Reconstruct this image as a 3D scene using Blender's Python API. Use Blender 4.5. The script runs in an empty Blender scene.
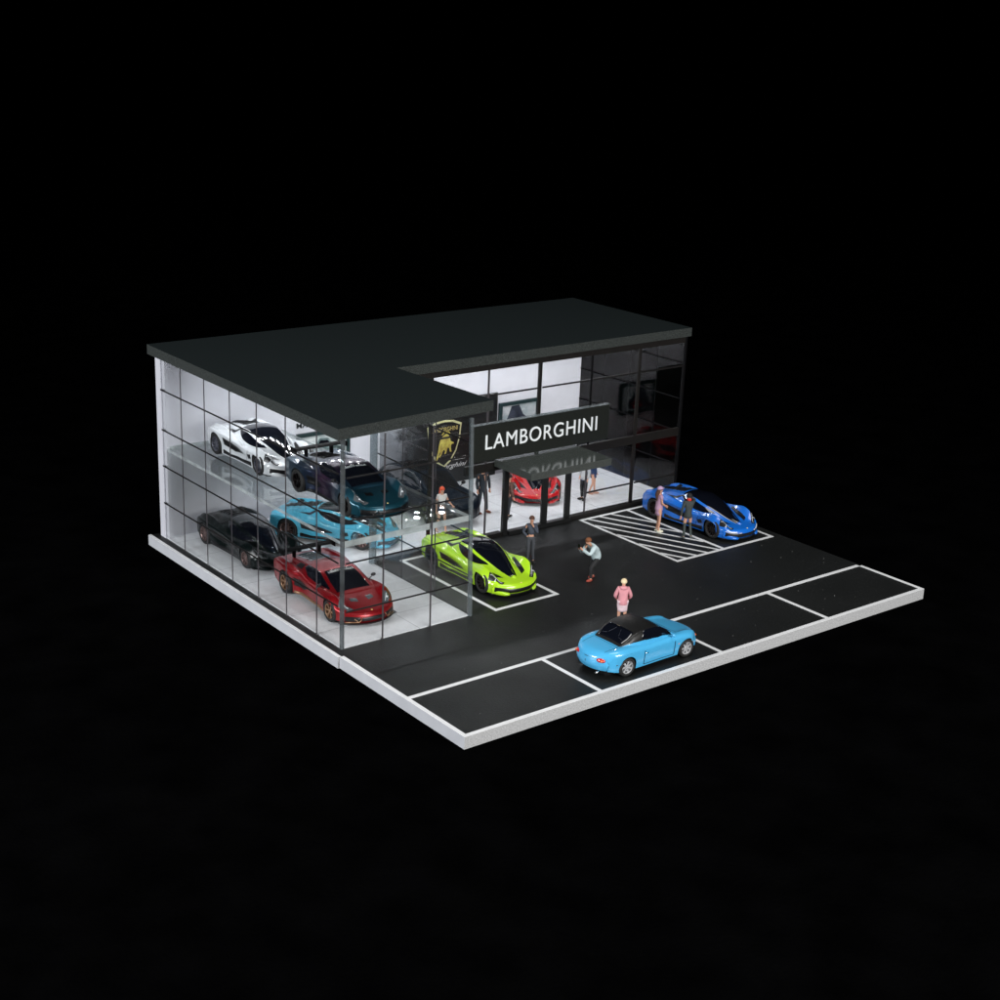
import bpy, bmesh, math, random
from mathutils import Vector, Matrix
S = 1/64.0                      # the diorama is 1:64; shapes below are written in full-size metres and scaled once
PI = math.pi
random.seed(7)
sc = bpy.context.scene
C = sc.collection

# ------------------------------------------------------------------ materials
def nt(name):
    m = bpy.data.materials.new(name); m.use_nodes = True
    t = m.node_tree; t.nodes.clear()
    return m, t, t.nodes.new('ShaderNodeOutputMaterial')
def prin(t, col, rough=.5, metal=0, coat=0, spec=.5, emis=None, es=0):
    p = t.nodes.new('ShaderNodeBsdfPrincipled')
    p.inputs['Base Color'].default_value = (*col, 1)
    p.inputs['Roughness'].default_value = rough
    p.inputs['Metallic'].default_value = metal
    p.inputs['Specular IOR Level'].default_value = spec
    p.inputs['Coat Weight'].default_value = coat
    p.inputs['Coat Roughness'].default_value = .04
    if emis: p.inputs['Emission Color'].default_value = (*emis, 1); p.inputs['Emission Strength'].default_value = es
    return p
def noise(t, scale, detail=3, rough=.5, coord='Object'):
    c = t.nodes.new('ShaderNodeTexCoord'); n = t.nodes.new('ShaderNodeTexNoise')
    n.inputs['Scale'].default_value = scale/S; n.inputs['Detail'].default_value = detail; n.inputs['Roughness'].default_value = rough
    t.links.new(c.outputs[coord], n.inputs['Vector']); return n
def ramp(t, src, stops):
    r = t.nodes.new('ShaderNodeValToRGB'); e = r.color_ramp.elements
    while len(e) < len(stops): e.new(.5)
    for k, (p, c) in enumerate(stops):
        e[k].position = p; e[k].color = (*c, 1)
    t.links.new(src, r.inputs['Fac']); return r
def bump(t, src, p, dist, strength=.5):
    b = t.nodes.new('ShaderNodeBump'); b.inputs['Distance'].default_value = dist*S; b.inputs['Strength'].default_value = strength
    t.links.new(src, b.inputs['Height']); t.links.new(b.outputs[0], p.inputs['Normal'])
def M(name, col, rough=.5, metal=0, coat=0, spec=.5, var=0, nscale=6, bmp=0, bscale=30, emis=None, es=0, detail=3):
    m, t, o = nt(name); p = prin(t, col, rough, metal, coat, spec, emis, es)
    if var:
        n = noise(t, nscale, detail)
        r = ramp(t, n.outputs['Fac'], [(.3, [c*(1-var) for c in col]), (.7, [min(1, c*(1+var)) for c in col])])
        t.links.new(r.outputs[0], p.inputs['Base Color'])
    if bmp:
        n = noise(t, bscale, 4); bump(t, n.outputs['Fac'], p, bmp)
    t.links.new(p.outputs[0], o.inputs[0]); return m
def glassmat(name, tint, ior=1.45, milk=0, milkcol=(.8, .85, .85), gain=1.0, rough=0.0):
    m, t, o = nt(name)
    tr = t.nodes.new('ShaderNodeBsdfTransparent'); tr.inputs[0].default_value = (*tint, 1)
    gl = t.nodes.new('ShaderNodeBsdfGlossy'); gl.inputs['Roughness'].default_value = rough
    fr = t.nodes.new('ShaderNodeFresnel'); fr.inputs[0].default_value = ior
    geo = t.nodes.new('ShaderNodeNewGeometry')      # same reflectance from both sides of the thin sheet
    i2 = t.nodes.new('ShaderNodeMix'); i2.inputs[2].default_value = ior; i2.inputs[3].default_value = 1/ior
    t.links.new(geo.outputs['Backfacing'], i2.inputs[0])
    inv = t.nodes.new('ShaderNodeMix'); inv.inputs[2].default_value = ior; inv.inputs[3].default_value = ior
    t.links.new(geo.outputs['Backfacing'], inv.inputs[0]); 
    # Fresnel divides by ior on back faces, so feed 1/ior there
    t.links.new(i2.outputs[0], fr.inputs[0])
    g = t.nodes.new('ShaderNodeMath'); g.operation = 'MULTIPLY'; g.inputs[1].default_value = gain; g.use_clamp = True
    t.links.new(fr.outputs[0], g.inputs[0])
    mx = t.nodes.new('ShaderNodeMixShader'); t.links.new(g.outputs[0], mx.inputs[0])
    t.links.new(tr.outputs[0], mx.inputs[1]); t.links.new(gl.outputs[0], mx.inputs[2])
    out = mx
    if milk:
        d = prin(t, milkcol, .25); m2 = t.nodes.new('ShaderNodeMixShader'); m2.inputs[0].default_value = milk
        n = noise(t, 2.2, 4); r = ramp(t, n.outputs['Fac'], [(.3, (milk*.6,)*3), (.7, (min(1, milk*1.4),)*3)])
        t.links.new(r.outputs[0], m2.inputs[0])
        t.links.new(mx.outputs[0], m2.inputs[1]); t.links.new(d.outputs[0], m2.inputs[2]); out = m2
    t.links.new(out.outputs[0], o.inputs[0]); return m

MT = {}
MT['table'] = M('black_velvet', (.0010, .0010, .0011), .95, spec=.0, var=.4, nscale=.6, bmp=.05, bscale=8)
def asphalt():
    m, t, o = nt('printed_asphalt'); p = prin(t, (.012, .013, .013), .5, spec=.25)
    n = noise(t, 14, 6, .7); r = ramp(t, n.outputs['Fac'], [(.3, (.007, .0078, .0078)), (.6, (.013, .014, .014)), (.78, (.026, .028, .028))])
    t.links.new(r.outputs[0], p.inputs['Base Color'])
    n2 = noise(t, .35, 3); r2 = ramp(t, n2.outputs['Fac'], [(.3, (.40,)*3), (.7, (.56,)*3)]); t.links.new(r2.outputs[0], p.inputs['Roughness'])
    bump(t, n.outputs['Fac'], p, .012, .5)
    t.links.new(p.outputs[0], o.inputs[0]); return m
MT['asphalt'] = asphalt()
MT['line'] = M('white_paint_line', (.80, .81, .82), .5, var=.05, nscale=3)
MT['foam_front'] = M('foam_board_edge', (.44, .445, .45), .8, var=.22, nscale=22, bmp=.04, bscale=26, detail=5)
MT['foam_side'] = M('foam_board_edge_smooth', (.52, .53, .56), .6, var=.05, nscale=2)
MT['black_strip'] = M('black_card', (.010, .010, .010), .5, var=.3, nscale=9)
MT['white_floor'] = None
def tilefloor():
    m, t, o = nt('white_floor_card'); p = prin(t, (.74, .75, .77), .42, spec=.4)
    c = t.nodes.new('ShaderNodeTexCoord'); mp = t.nodes.new('ShaderNodeMapping'); mp.inputs['Scale'].default_value = (1/(3.1*S),)*3
    b = t.nodes.new('ShaderNodeTexBrick'); b.offset = 0; b.inputs['Scale'].default_value = 1; b.inputs['Mortar Size'].default_value = .004
    b.inputs['Brick Width'].default_value = 1; b.inputs['Row Height'].default_value = .5; b.inputs['Bias'].default_value = 0
    b.inputs['Color1'].default_value = (.88, .89, .92, 1); b.inputs['Color2'].default_value = (.86, .87, .90, 1); b.inputs['Mortar'].default_value = (.46, .47, .5, 1)
    t.links.new(c.outputs['Object'], mp.inputs[0]); t.links.new(mp.outputs[0], b.inputs['Vector'])
    n = noise(t, 5, 5, .6); r = ramp(t, n.outputs['Fac'], [(.25, (.88,)*3), (.7, (1, 1, 1))])
    mx = t.nodes.new('ShaderNodeMix'); mx.data_type = 'RGBA'; mx.blend_type = 'MULTIPLY'; mx.inputs[0].default_value = 1
    t.links.new(b.outputs[0], mx.inputs[6]); t.links.new(r.outputs[0], mx.inputs[7]); t.links.new(mx.outputs[2], p.inputs['Base Color'])
    t.links.new(p.outputs[0], o.inputs[0]); return m
MT['white_floor'] = tilefloor()
MT['wall'] = M('white_wall_card', (.62, .62, .67), .6, var=.035, nscale=1.2)
MT['roof_top'] = M('matte_roof', (.0125, .0175, .0185), .8, spec=.08, var=.04, nscale=20)
MT['roof_side'] = M('rough_cut_board', (.031, .036, .034), .85, spec=.25, var=.55, nscale=30, bmp=.05, bscale=24, detail=6)
MT['ceiling'] = M('dark_ceiling', (.03, .032, .033), .8)
MT['mull'] = M('black_mullion', (.008, .007, .007), .4)
MT['mull_thin'] = M('printed_mullion', (.05, .045, .05), .45)
MT['post'] = M('brown_black_post', (.008, .0068, .006), .5, spec=.3, var=.2, nscale=6)
MT['doorframe'] = M('door_frame_black', (.007, .0075, .0075), .4, bmp=.005)
MT['glass'] = glassmat('acrylic_sheet', (.985, .99, .99), 1.38, gain=1.1)
MT['glass_dark'] = glassmat('acrylic_sheet_tinted', (.9, .9, .9), 1.38, gain=.8)
MT['slab'] = glassmat('acrylic_shelf', (.96, .97, .965), 1.06)
MT['slab_under'] = glassmat('acrylic_shelf_underside', (.88, .91, .90), 1.45, milk=.02, gain=1.7)
MT['edge'] = glassmat('acrylic_edge', (.55, .60, .62), 1.45, milk=.22, milkcol=(.42, .47, .49))
MT['edge_dark'] = glassmat('acrylic_edge_dark', (.34, .36, .37), 1.45, milk=.14, milkcol=(.4, .44, .46))
MT['slab_edge'] = glassmat('acrylic_shelf_edge', (.75, .8, .8), 1.45, milk=.55, milkcol=(.62, .66, .66))
MT['sign'] = M('sign_face', (.014, .016, .014), .35, var=.15, nscale=12, spec=.4)
MT['canopy'] = M('canopy_gloss', (.062, .072, .067), .12, var=.12, nscale=16, spec=.55)
MT['canopy_edge'] = M('canopy_edge', (.05, .056, .052), .5, var=.25, nscale=20)
MT['letter'] = M('white_letter', (.86, .9, .92), .4)
MT['led'] = M('led_lens', (1, 1, .95), .3, emis=(.93, .96, 1), es=145)
MT['led_bar'] = M('led_strip_body', (.7, .7, .68), .5)
MT['gold'] = M('gold_print', (.85, .68, .24), .5, var=.12, nscale=5)
MT['gold_dk'] = M('bull_gold', (.92, .64, .12), .45, var=.4, nscale=5)
MT['gold_pale'] = M('shield_rim', (.82, .78, .42), .4, var=.1, nscale=6)
MT['blk'] = M('satin_black_plastic', (.006, .006, .007), .35)
MT['blkgloss'] = M('dark_glass', (.004, .005, .009), .04, coat=1)
MT['tyre'] = M('rubber_tyre', (.010, .010, .010), .7)
MT['rim_dark'] = M('dark_wheel', (.028, .022, .022), .3, metal=.7)
MT['rim_silver'] = M('silver_wheel', (.72, .73, .75), .3, metal=.6)
MT['rim_gold'] = M('bronze_wheel', (.42, .24, .14), .3, metal=.7)
MT['rim_pink'] = M('rose_wheel', (.20, .13, .12), .3, metal=.7)
MT['rim_steel'] = M('steel_wheel', (.16, .16, .2), .3, metal=.7)
MT['lamp'] = M('lamp_lens', (.72, .76, .8), .1, coat=1)
MT['lamp_dk'] = M('dark_lamp', (.10, .11, .12), .08, coat=1)
MT['redlamp'] = M('red_lens', (.55, .01, .015), .1, coat=1)
MT['orange'] = M('amber_lens', (.7, .12, .02), .15, coat=1)
MT['white_pl'] = M('white_print', (.8, .8, .8), .5)
MT['matte_black'] = M('matte_black', (.003, .003, .0035), .6, spec=.08)
MT['silver'] = M('chrome_trim', (.6, .6, .6), .2, metal=1)
def paint(name, col, metal=0, rough=.25, coat=1, flake=0):
    m, t, o = nt(name); p = prin(t, col, rough, metal, coat)
    if flake:
        n = noise(t, 60, 2); r = ramp(t, n.outputs['Fac'], [(.35, [c*(1-flake) for c in col]), (.65, [min(1, c*(1+flake)) for c in col])])
        t.links.new(r.outputs[0], p.inputs['Base Color'])
    t.links.new(p.outputs[0], o.inputs[0]); return m
MT['p_lime'] = paint('lime_paint', (.42, .72, .02), flake=.03)
MT['p_blue'] = paint('blue_paint', (.008, .15, .64), rough=.3, flake=.05)
MT['p_sky'] = paint('light_blue_paint', (.09, .50, .72), flake=.03)
MT['p_miata'] = paint('sky_blue_paint', (.07, .42, .74), rough=.3, coat=.7, flake=.02)
MT['p_white'] = paint('white_car_paint', (.74, .77, .80))
MT['p_black'] = M('black_car_paint', (.003, .006, .006), .25, spec=.22, coat=.12)
MT['p_red'] = paint('bright_red_paint', (.55, .008, .012))
MT['p_candy'] = paint('candy_red_paint', (.30, .002, .007), metal=.5, rough=.34, flake=.2, coat=.5)
MT['p_navy'] = M('dark_navy_paint', (.0008, .005, .011), .5, spec=.08)
def chameleon():
    m, t, o = nt('colour_shift_paint'); p = prin(t, (.01, .05, .07), .36, .6, .7)
    l = t.nodes.new('ShaderNodeLayerWeight'); l.inputs[0].default_value = .5
    c = t.nodes.new('ShaderNodeTexCoord'); s = t.nodes.new('ShaderNodeSeparateXYZ'); t.links.new(c.outputs['Object'], s.inputs[0])
    a = t.nodes.new('ShaderNodeMapRange'); a.inputs[1].default_value = -1.6*S; a.inputs[2].default_value = 1.7*S
    t.links.new(s.outputs[0], a.inputs[0])
    r = ramp(t, a.outputs[0], [(0, (.012, .040, .070)), (.3, (.02, .028, .06)), (.45, (.045, .012, .045)), (.6, (.025, .018, .045)), (1, (.012, .085, .125))])
    t.links.new(r.outputs[0], p.inputs['Base Color']); t.links.new(p.outputs[0], o.inputs[0]); return m
MT['p_shift'] = chameleon()
MT['skin'] = M('painted_skin', (.62, .33, .22), .55, var=.05, nscale=8)

# ------------------------------------------------------------------ helpers
def props(o, label=None, cat=None, group=None, kind=None):
    if label: o['label'] = label
    if cat: o['category'] = cat
    if group: o['group'] = group
    if kind: o['kind'] = kind
    return o
def thing(name, loc=(0, 0, 0), rz=0, label=None, cat=None, group=None, kind=None):
    o = bpy.data.objects.new(name, None); C.objects.link(o)
    o.empty_display_size = .01
    o.location = Vector(loc)*S; o.rotation_euler = (0, 0, rz)
    return props(o, label, cat, group, kind)
def mesh_from(name, V, F, mats, smooth=False, fm=None):
    me = bpy.data.meshes.new(name)
    me.from_pydata([(v[0]*S, v[1]*S, v[2]*S) for v in V], [], F)
    for m in mats: me.materials.append(m)
    if fm: me.polygons.foreach_set('material_index', fm)
    if smooth: me.polygons.foreach_set('use_smooth', [True]*len(me.polygons))
    me.update(); return me
def link(name, me, parent=None, loc=(0, 0, 0), rz=0):
    o = bpy.data.objects.new(name, me); C.objects.link(o); o.parent = parent
    o.location = Vector(loc)*S; o.rotation_euler = (0, 0, rz); return o
class B:
    """collects shapes for one mesh"""
    def __init__(s): s.V = []; s.F = []; s.m = []
    def add(s, V, F, mi=0):
        b = len(s.V); s.V += [tuple(v) for v in V]; s.F += [tuple(b+i for i in f) for f in F]; s.m += [mi]*len(F); return s
    def box(s, x0, x1, y0, y1, z0, z1, mi=0, bev=0, side=None, top=None):
        if bev:
            bm = bmesh.new(); bmesh.ops.create_cube(bm, size=1)
            for v in bm.verts: v.co = Vector(((x0+x1)/2+v.co.x*(x1-x0), (y0+y1)/2+v.co.y*(y1-y0), (z0+z1)/2+v.co.z*(z1-z0)))
            bmesh.ops.bevel(bm, geom=bm.edges[:]+bm.verts[:], offset=bev, segments=2, affect='EDGES', profile=.5)
            bm.verts.index_update(); s.add([v.co[:] for v in bm.verts], [[v.index for v in f.verts] for f in bm.faces], mi); bm.free(); return s
        V = [(x0, y0, z0), (x1, y0, z0), (x1, y1, z0), (x0, y1, z0), (x0, y0, z1), (x1, y0, z1), (x1, y1, z1), (x0, y1, z1)]
        F = [(0, 3, 2, 1), (4, 5, 6, 7), (0, 1, 5, 4), (1, 2, 6, 5), (2, 3, 7, 6), (3, 0, 4, 7)]
        b = len(s.F); s.add(V, F, mi)
        if top is not None: s.m[b+1] = top
        if side is not None:
            for k in (2, 3, 4, 5): s.m[b+k] = side
        return s
    def prism(s, pts, z0, z1, mi=0, side=None):
        n = len(pts); V = [(x, y, z0) for x, y in pts]+[(x, y, z1) for x, y in pts]
        F = [tuple(range(n))[::-1], tuple(range(n, 2*n))]+[(i, (i+1) % n, n+(i+1) % n, n+i) for i in range(n)]
        b = len(s.F); s.add(V, F, mi)
        if side is not None:
            for k in range(2, 2+n): s.m[b+k] = side
        return s
    def xzpoly(s, pts, y0, y1, mi=0):
        """outline in x,z extruded from y0 (front) to y1"""
        n = len(pts); V = [(x, y0, z) for x, z in pts]+[(x, y1, z) for x, z in pts]
        return s.add(V, [tuple(range(n)), tuple(range(n, 2*n))[::-1]]+[((i+1) % n, i, n+i, n+(i+1) % n) for i in range(n)], mi)
    def strip(s, a, b, w, z, t=.01, mi=0):
        a = Vector((*a, 0)); b = Vector((*b, 0)); d = (b-a).normalized(); n = Vector((-d.y, d.x, 0))*w/2
        p = [a-n, b-n, b+n, a+n]; return s.prism([(q.x, q.y) for q in p], z, z+t, mi)
    def tube(s, p, r, seg=8, mi=0, r2=None):
        p = [Vector(q) for q in p]; n0 = len(s.V); N = len(p); rs = [r]*N if r2 is None else [r+(r2-r)*i/(N-1) for i in range(N)]
        V = []; F = []
        for i, q in enumerate(p):
            d = (p[min(i+1, N-1)]-p[max(i-1, 0)]).normalized(); u = d.orthogonal().normalized(); w = d.cross(u)
            if i and (u.dot(lu) < 0): u = u
            lu = u
            for k in range(seg):
                a = 2*PI*k/seg; V.append(q+(u*math.cos(a)+w*math.sin(a))*rs[i])
        for i in range(N-1):
            for k in range(seg): F.append((i*seg+k, i*seg+(k+1) % seg, (i+1)*seg+(k+1) % seg, (i+1)*seg+k))
        F.append(tuple(range(seg))[::-1]); F.append(tuple(range((N-1)*seg, N*seg)))
        return s.add(V, F, mi)
    def lathe_y(s, prof, cx, cz, seg=28, mi=0, sgn=1):
        """prof: (y, r) pairs turned about the y axis through (cx, cz)"""
        V = []; F = []; N = len(prof)
        for y, r in prof:
            for k in range(seg):
                a = 2*PI*k/seg; V.append((cx+r*math.cos(a), y*sgn, cz+r*math.sin(a)))
        for i in range(N-1):
            for k in range(seg): F.append((i*seg+k, i*seg+(k+1) % seg, (i+1)*seg+(k+1) % seg, (i+1)*seg+k))
        return s.add(V, F, mi)
    def ell(s, c, r, seg=14, rings=9, mi=0, zmin=-1, rot=None):
        V = []; F = []
        for i in range(rings+1):
            th = PI*i/rings; zz = max(math.cos(th), zmin)
            rr = math.sin(th) if math.cos(th) > zmin else math.sqrt(max(0, 1-zmin*zmin))*max(0, math.sin(th))/max(.001, math.sqrt(1-zmin*zmin))
            for k in range(seg):
                a = 2*PI*k/seg; v = Vector((r[0]*rr*math.cos(a), r[1]*rr*math.sin(a), r[2]*zz))
                if rot: v = rot @ v
                V.append((c[0]+v.x, c[1]+v.y, c[2]+v.z))
        for i in range(rings):
            for k in range(seg): F.append((i*seg+k, (i+1)*seg+k, (i+1)*seg+(k+1) % seg, i*seg+(k+1) % seg))
        return s.add(V, F, mi)
    def mesh(s, name, mats, smooth=False): return mesh_from(name, s.V, s.F, mats, smooth, s.m)
    def build(s, name, mats, parent=None, smooth=False, loc=(0, 0, 0), rz=0):
        if not isinstance(mats, (list, tuple)): mats = [mats]
        return link(name, s.mesh(name, mats, smooth), parent, loc, rz)
def text_mesh(txt, h, w, ext, shear=0, space=1.0, bold=0):
    """vertices/faces of a word, cap height h, total width w, lying in x,y, thickness ext"""
    cu = bpy.data.curves.new('t', 'FONT'); cu.body = txt; cu.extrude = .02; cu.shear = shear; cu.space_character = space; cu.offset = bold
    o = bpy.data.objects.new('t', cu); C.objects.link(o)
    dg = bpy.context.evaluated_depsgraph_get(); me = o.evaluated_get(dg).to_mesh()
    V = [v.co.copy() for v in me.vertices]; F = [tuple(p.vertices) for p in me.polygons]
    o.evaluated_get(dg).to_mesh_clear(); C.objects.unlink(o); bpy.data.objects.remove(o); bpy.data.curves.remove(cu)
    x0 = min(v.x for v in V); x1 = max(v.x for v in V); y0 = min(v.y for v in V); y1 = max(v.y for v in V)
    return [((v.x-x0)/(x1-x0)*w, (v.y-y0)/(y1-y0)*h, v.z/.04*ext) for v in V], F
def text_xz(b, txt, x, z, h, w, y, ext=.02, mi=0, **k):
    V, F = text_mesh(txt, h, w, ext, **k); return b.add([(x+v[0], y-v[2], z+v[1]) for v in V], F, mi)

# ------------------------------------------------------------------ setting
W = 19.2
b = B(); b.box(-160, 160, -160, 160, -1.0, -.355); props(b.build('table_surface', MT['table']), kind='structure')
b = B(); b.box(0, W, 0, 6.0, -.35, 0.0015, 0, side=1); b.m[5] = 2
b.box(-.06, W, 6.0, 18.35, -.35, 0, 0, side=1); b.m[-1] = 2
g = b.build('ground_board', [MT['asphalt'], MT['foam_front'], MT['foam_side']]); props(g, kind='structure')
zl = .006
b = B()
b.box(0.0, .13, .13, 5.98, zl-.004, zl+.006); b.box(0.0, W, 0, .13, zl-.004, zl+.006); b.box(W-.13, W, .13, 2.62, zl-.004, zl+.006)
b.box(-.06, .05, 6.0, 18.35, zl-.004, zl+.006)
b.box(.13, W-.13, 2.62, 2.76, zl-.004, zl+.006)
for x in (4.8, 9.6, 14.4): b.box(x-.065, x+.065, .13, 2.62, zl-.004, zl+.006)
# bay of the lime car
def frame_lines(x0, x1, y0, y1, w=.13):
    b.box(x0, x0+w, y0, y1, zl-.004, zl+.006); b.box(x1-w, x1, y0, y1, zl-.004, zl+.006)
    b.box(x0+w, x1-w, y0, y0+w, zl-.004, zl+.006); b.box(x0+w, x1-w, y1-w, y1, zl-.004, zl+.006)
frame_lines(5.9, 8.52, 6.28, 11.58)
frame_lines(13.92, 18.84, 6.36, 11.56, .12)
b.box(16.23, 16.36, 6.48, 11.44, zl-.004, zl+.006)
# hatching: slanted strokes clipped to the left half of the bay
import itertools
slope = (6.41-8.70)/(15.16-14.08)
for x, y in [(14.08, 8.70-1.35), (14.08, 8.70), (14.05, 10.18), (14.4, 11.44+.15*0), (15.0, 11.44), (15.6, 11.44), (14.08, 8.70+.74), (14.08, 8.70-.68)][:6]:
    pass
for c in (7.35, 8.45, 9.6, 10.8, 12.0, 13.2, 14.4):      # y at x = 14.04 for each stroke
    f = lambda x: c+slope*(x-14.04)
    xa = 14.04 if c <= 11.44 else 14.04+(11.44-c)/slope
    xb = 16.23 if f(16.23) >= 6.48 else 14.04+(6.48-c)/slope
    if xb > xa+.1: b.strip((xa, f(xa)), (xb, f(xb)), .085, zl-.004)
props(b.build('parking_lines', MT['line']), kind='structure')
# interior floor and the black strip beside it
b = B(); b.prism([(.33, 6.43), (4.97, 6.43), (4.97, 11.83), (19.05, 11.83), (19.05, 17.7), (.33, 17.7)], .004, .03)
props(b.build('floor', MT['white_floor']), kind='structure')

# ------------------------------------------------------------------ showroom
bd = thing('showroom_building', (9.6, 12, 0), label='two-storey glass showroom with flat dark roof and white interior on the board', cat='building')
def part(bb, name, mats, parent=bd, smooth=False):
    o = bb.build(name, mats, parent, smooth)
    base = Vector((9.6, 12, 0))*S if parent is bd else Vector((0, 0, 0))
    if parent is bd: o.data.transform(Matrix.Translation(-base))
    return o
def sub(bb, name, mats, parent):
    o = bb.build(name, mats, parent); o.data.transform(Matrix.Translation(-Vector((9.6, 12, 0))*S)); return o
b = B(); b.box(.3, 19.1, 17.7, 18.1, 0.004, 6.36, 0, side=0); part(b, 'back_wall', MT['wall'])
roofp = [(.1, 6.28), (5.86, 6.72), (5.68, 11.62), (19.28, 11.72), (19.2, 18.56), (.24, 18.56)]
b = B(); b.prism(roofp, 6.38, 6.71, 0, side=1); b.m[0] = 2
rf = part(b, 'roof', [MT['roof_top'], MT['roof_side'], MT['ceiling']])
# clear sheets
T = .05
def sheet_x(x, y0, y1, z0, z1):      # wall in the plane x = const
    b = B(); b.box(x-T/2, x+T/2, y0, y1, z0, z1); return part(b, 'glass_wall', MT['glass'])
def sheet_y(y, x0, x1, z0, z1):
    b = B(); b.box(x0, x1, y-T/2, y+T/2, z0, z1); return part(b, 'glass_wall', MT['glass'])
gl = sheet_x(.30, 6.5, 17.68, .004, 6.36)
gf = sheet_y(6.40, .42, 4.88, .004, 6.36)
gs = sheet_x(5.00, 6.5, 11.7, .004, 6.36)
gr = sheet_x(19.1, 11.85, 17.68, .004, 6.36); gr.data.materials[0] = MT['glass_dark']
b = B(); b.box(5.1, 10.42, 11.80, 11.815, .15, 6.3); b.box(13.57, 19.0, 11.80, 11.815, .15, 6.3); b.box(10.42, 13.57, 11.80, 11.815, 2.5, 6.3)
gm = part(b, 'glass_wall', MT['glass'])
# mullions printed on the sheets
def mull(parent, bars):
    for nm, bb in bars:
        sub(bb, 'mullion', MT['mull'] if nm else MT['mull_thin'], parent)
bars = []
for y in (16.2, 14.55, 12.86, 11.17, 9.45, 7.70): bars.append((0, B().box(.30-T/2-.012, .30-T/2-.002, y-.028, y+.028, .01, 6.35)))
for z in (1.33, 2.66, 3.94, 5.33): bars.append((1, B().box(.30-T/2-.020, .30-T/2-.013, 6.5, 17.68, z-.028, z+.028)))
mull(gl, bars)
bars = []
for x in (1.72, 3.45): bars.append((0, B().box(x-.028, x+.028, 6.4-T/2-.012, 6.4-T/2-.002, .01, 6.35)))
for z in (1.16, 2.66, 3.94, 5.22): bars.append((1, B().box(.42, 4.88, 6.4-T/2-.020, 6.4-T/2-.013, z-.026, z+.026)))
mull(gf, bars)
bars = []
for y in (8.34, 10.2): bars.append((0, B().box(5+T/2+.002, 5+T/2+.012, y-.026, y+.026, .01, 6.35)))
for z in (1.3, 2.66, 3.9, 5.56): bars.append((1, B().box(5+T/2+.013, 5+T/2+.020, 6.5, 11.7, z-.026, z+.026)))
mull(gs, bars)
bars = []
for y in (13.3, 14.8, 16.3): bars.append((1, B().box(19.1+T/2+.002, 19.1+T/2+.012, y-.026, y+.026, .01, 6.35)))
for z in (1.33, 2.66, 3.94, 5.33): bars.append((1, B().box(19.1-T/2-.020, 19.1-T/2-.013, 11.9, 17.68, z-.026, z+.026)))
for c_ in bars: sub(c_[1], 'mullion', MT['matte_black'], gr)
# recessed facade: thick posts, beam, rails and thin bars
b = B(); b.box(5.1, 10.40, 11.68, 11.92, .004, .15); part(b, 'sill', MT['post'])
b = B(); b.box(13.60, 19.0, 11.68, 11.92, .004, .15); part(b, 'sill', MT['post'])
b = B(); b.box(5.1, 19.0, 11.73, 11.87, 6.16, 6.375); part(b, 'head_rail', MT['post'])
b = B(); b.box(8.70, 19.0, 11.74, 11.85, 2.50, 2.82); part(b, 'beam', MT['post'])
for x in (7.22, 11.92, 16.72):
    b = B(); b.box(x-.07, x+.07, 11.76, 11.83, 2.822, 6.158)
    if x != 11.92: b = B(); b.box(x-.065, x+.065, 11.76, 11.83, .152, 2.498 if x > 9 else 2.823); b.box(x-.065, x+.065, 11.76, 11.83, 2.824, 6.158)
    part(b, 'facade_post', MT['post'])
for x, z0, z1 in ((9.66, .152, 2.498), (9.62, 2.822, 6.158), (14.35, .152, 2.498), (14.35, 2.822, 6.158)):
    part(B().box(x-.04, x+.04, 11.76, 11.78, z0, z1), 'mullion', MT['mull_thin'] if x < 12 or z0 < 1 else MT['matte_black'])
for x0, x1, z in ((5.1, 7.18, .95), (7.42, 10.4, .4)): pass
for x0, x1, z in ((14.40, 16.6, .93), (16.84, 19.0, .93), (5.1, 7.18, 5.25), (7.42, 9.57, 5.25), (9.67, 11.8, 5.25), (12.04, 14.3, 5.25), (14.4, 16.6, 5.25), (16.84, 19.0, 5.25),
                  (7.42, 9.57, 4.0)):
    part(B().box(x0, x1, 11.765, 11.787, z-.032, z+.032), 'mullion', MT['mull'])
# clear corner posts
for x0, x1, y0, y1 in ((.27, .38, 6.35, 6.45), (4.92, 5.04, 6.35, 6.45), (4.86, 5.07, 11.74, 11.90)):
    b = B(); b.box(x0, x1, y0, y1, .006, 6.37, bev=.012)
    part(b, 'corner_post', MT['edge_dark' if x0 < 1 else 'edge'])
b = B(); b.box(19.02, 19.12, 11.74, 11.84, .006, 6.37, bev=.012); part(b, 'corner_post', MT['matte_black'])
b = B(); b.box(.34, .44, 17.5, 17.69, .03, 6.37); part(b, 'corner_post', MT['wall'])
# acrylic upper deck in the wing
b = B(); b.box(.35, 4.90, 6.47, 17.68, 3.2, 3.3, 0, side=1); b.m[0] = 2
dk = part(b, 'upper_deck', [MT['slab'], MT['slab_edge'], MT['slab_under']])
sub(B().box(.36, 4.92, 6.435, 6.468, 3.13, 3.31), 'deck_edge', MT['slab_edge'], dk)
# the hand-glued wing leans a little at its right front corner
for o in [gf, gs]+list(gf.children)+list(gs.children)+[c for c in bd.children if c.name.startswith('corner_post')]:
    for v in o.data.vertices:
        X, Y, Z = v.co.x/S+9.6, v.co.y/S+12, v.co.z/S
        if X < 5.3 and Y < 11.9: v.co.x -= S*.18*(Z/6.37)*max(0, min(1, X/5))**4*max(0, min(1, (11.8-Y)/5.4))
# LED strip under the roof
b = B(); b.box(.7, 18.7, 14.72, 14.88, 6.345, 6.379); ls = part(b, 'led_strip', MT['led_bar'])
x = .98
while x < 18.6:
    b = B(); n = 14
    b.prism([(x+.1*math.cos(2*PI*k/n), 14.8+.1*math.sin(2*PI*k/n)) for k in range(n)], 6.32, 6.344)
    sub(b, 'led', MT['led'], ls); x += .5635
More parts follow.
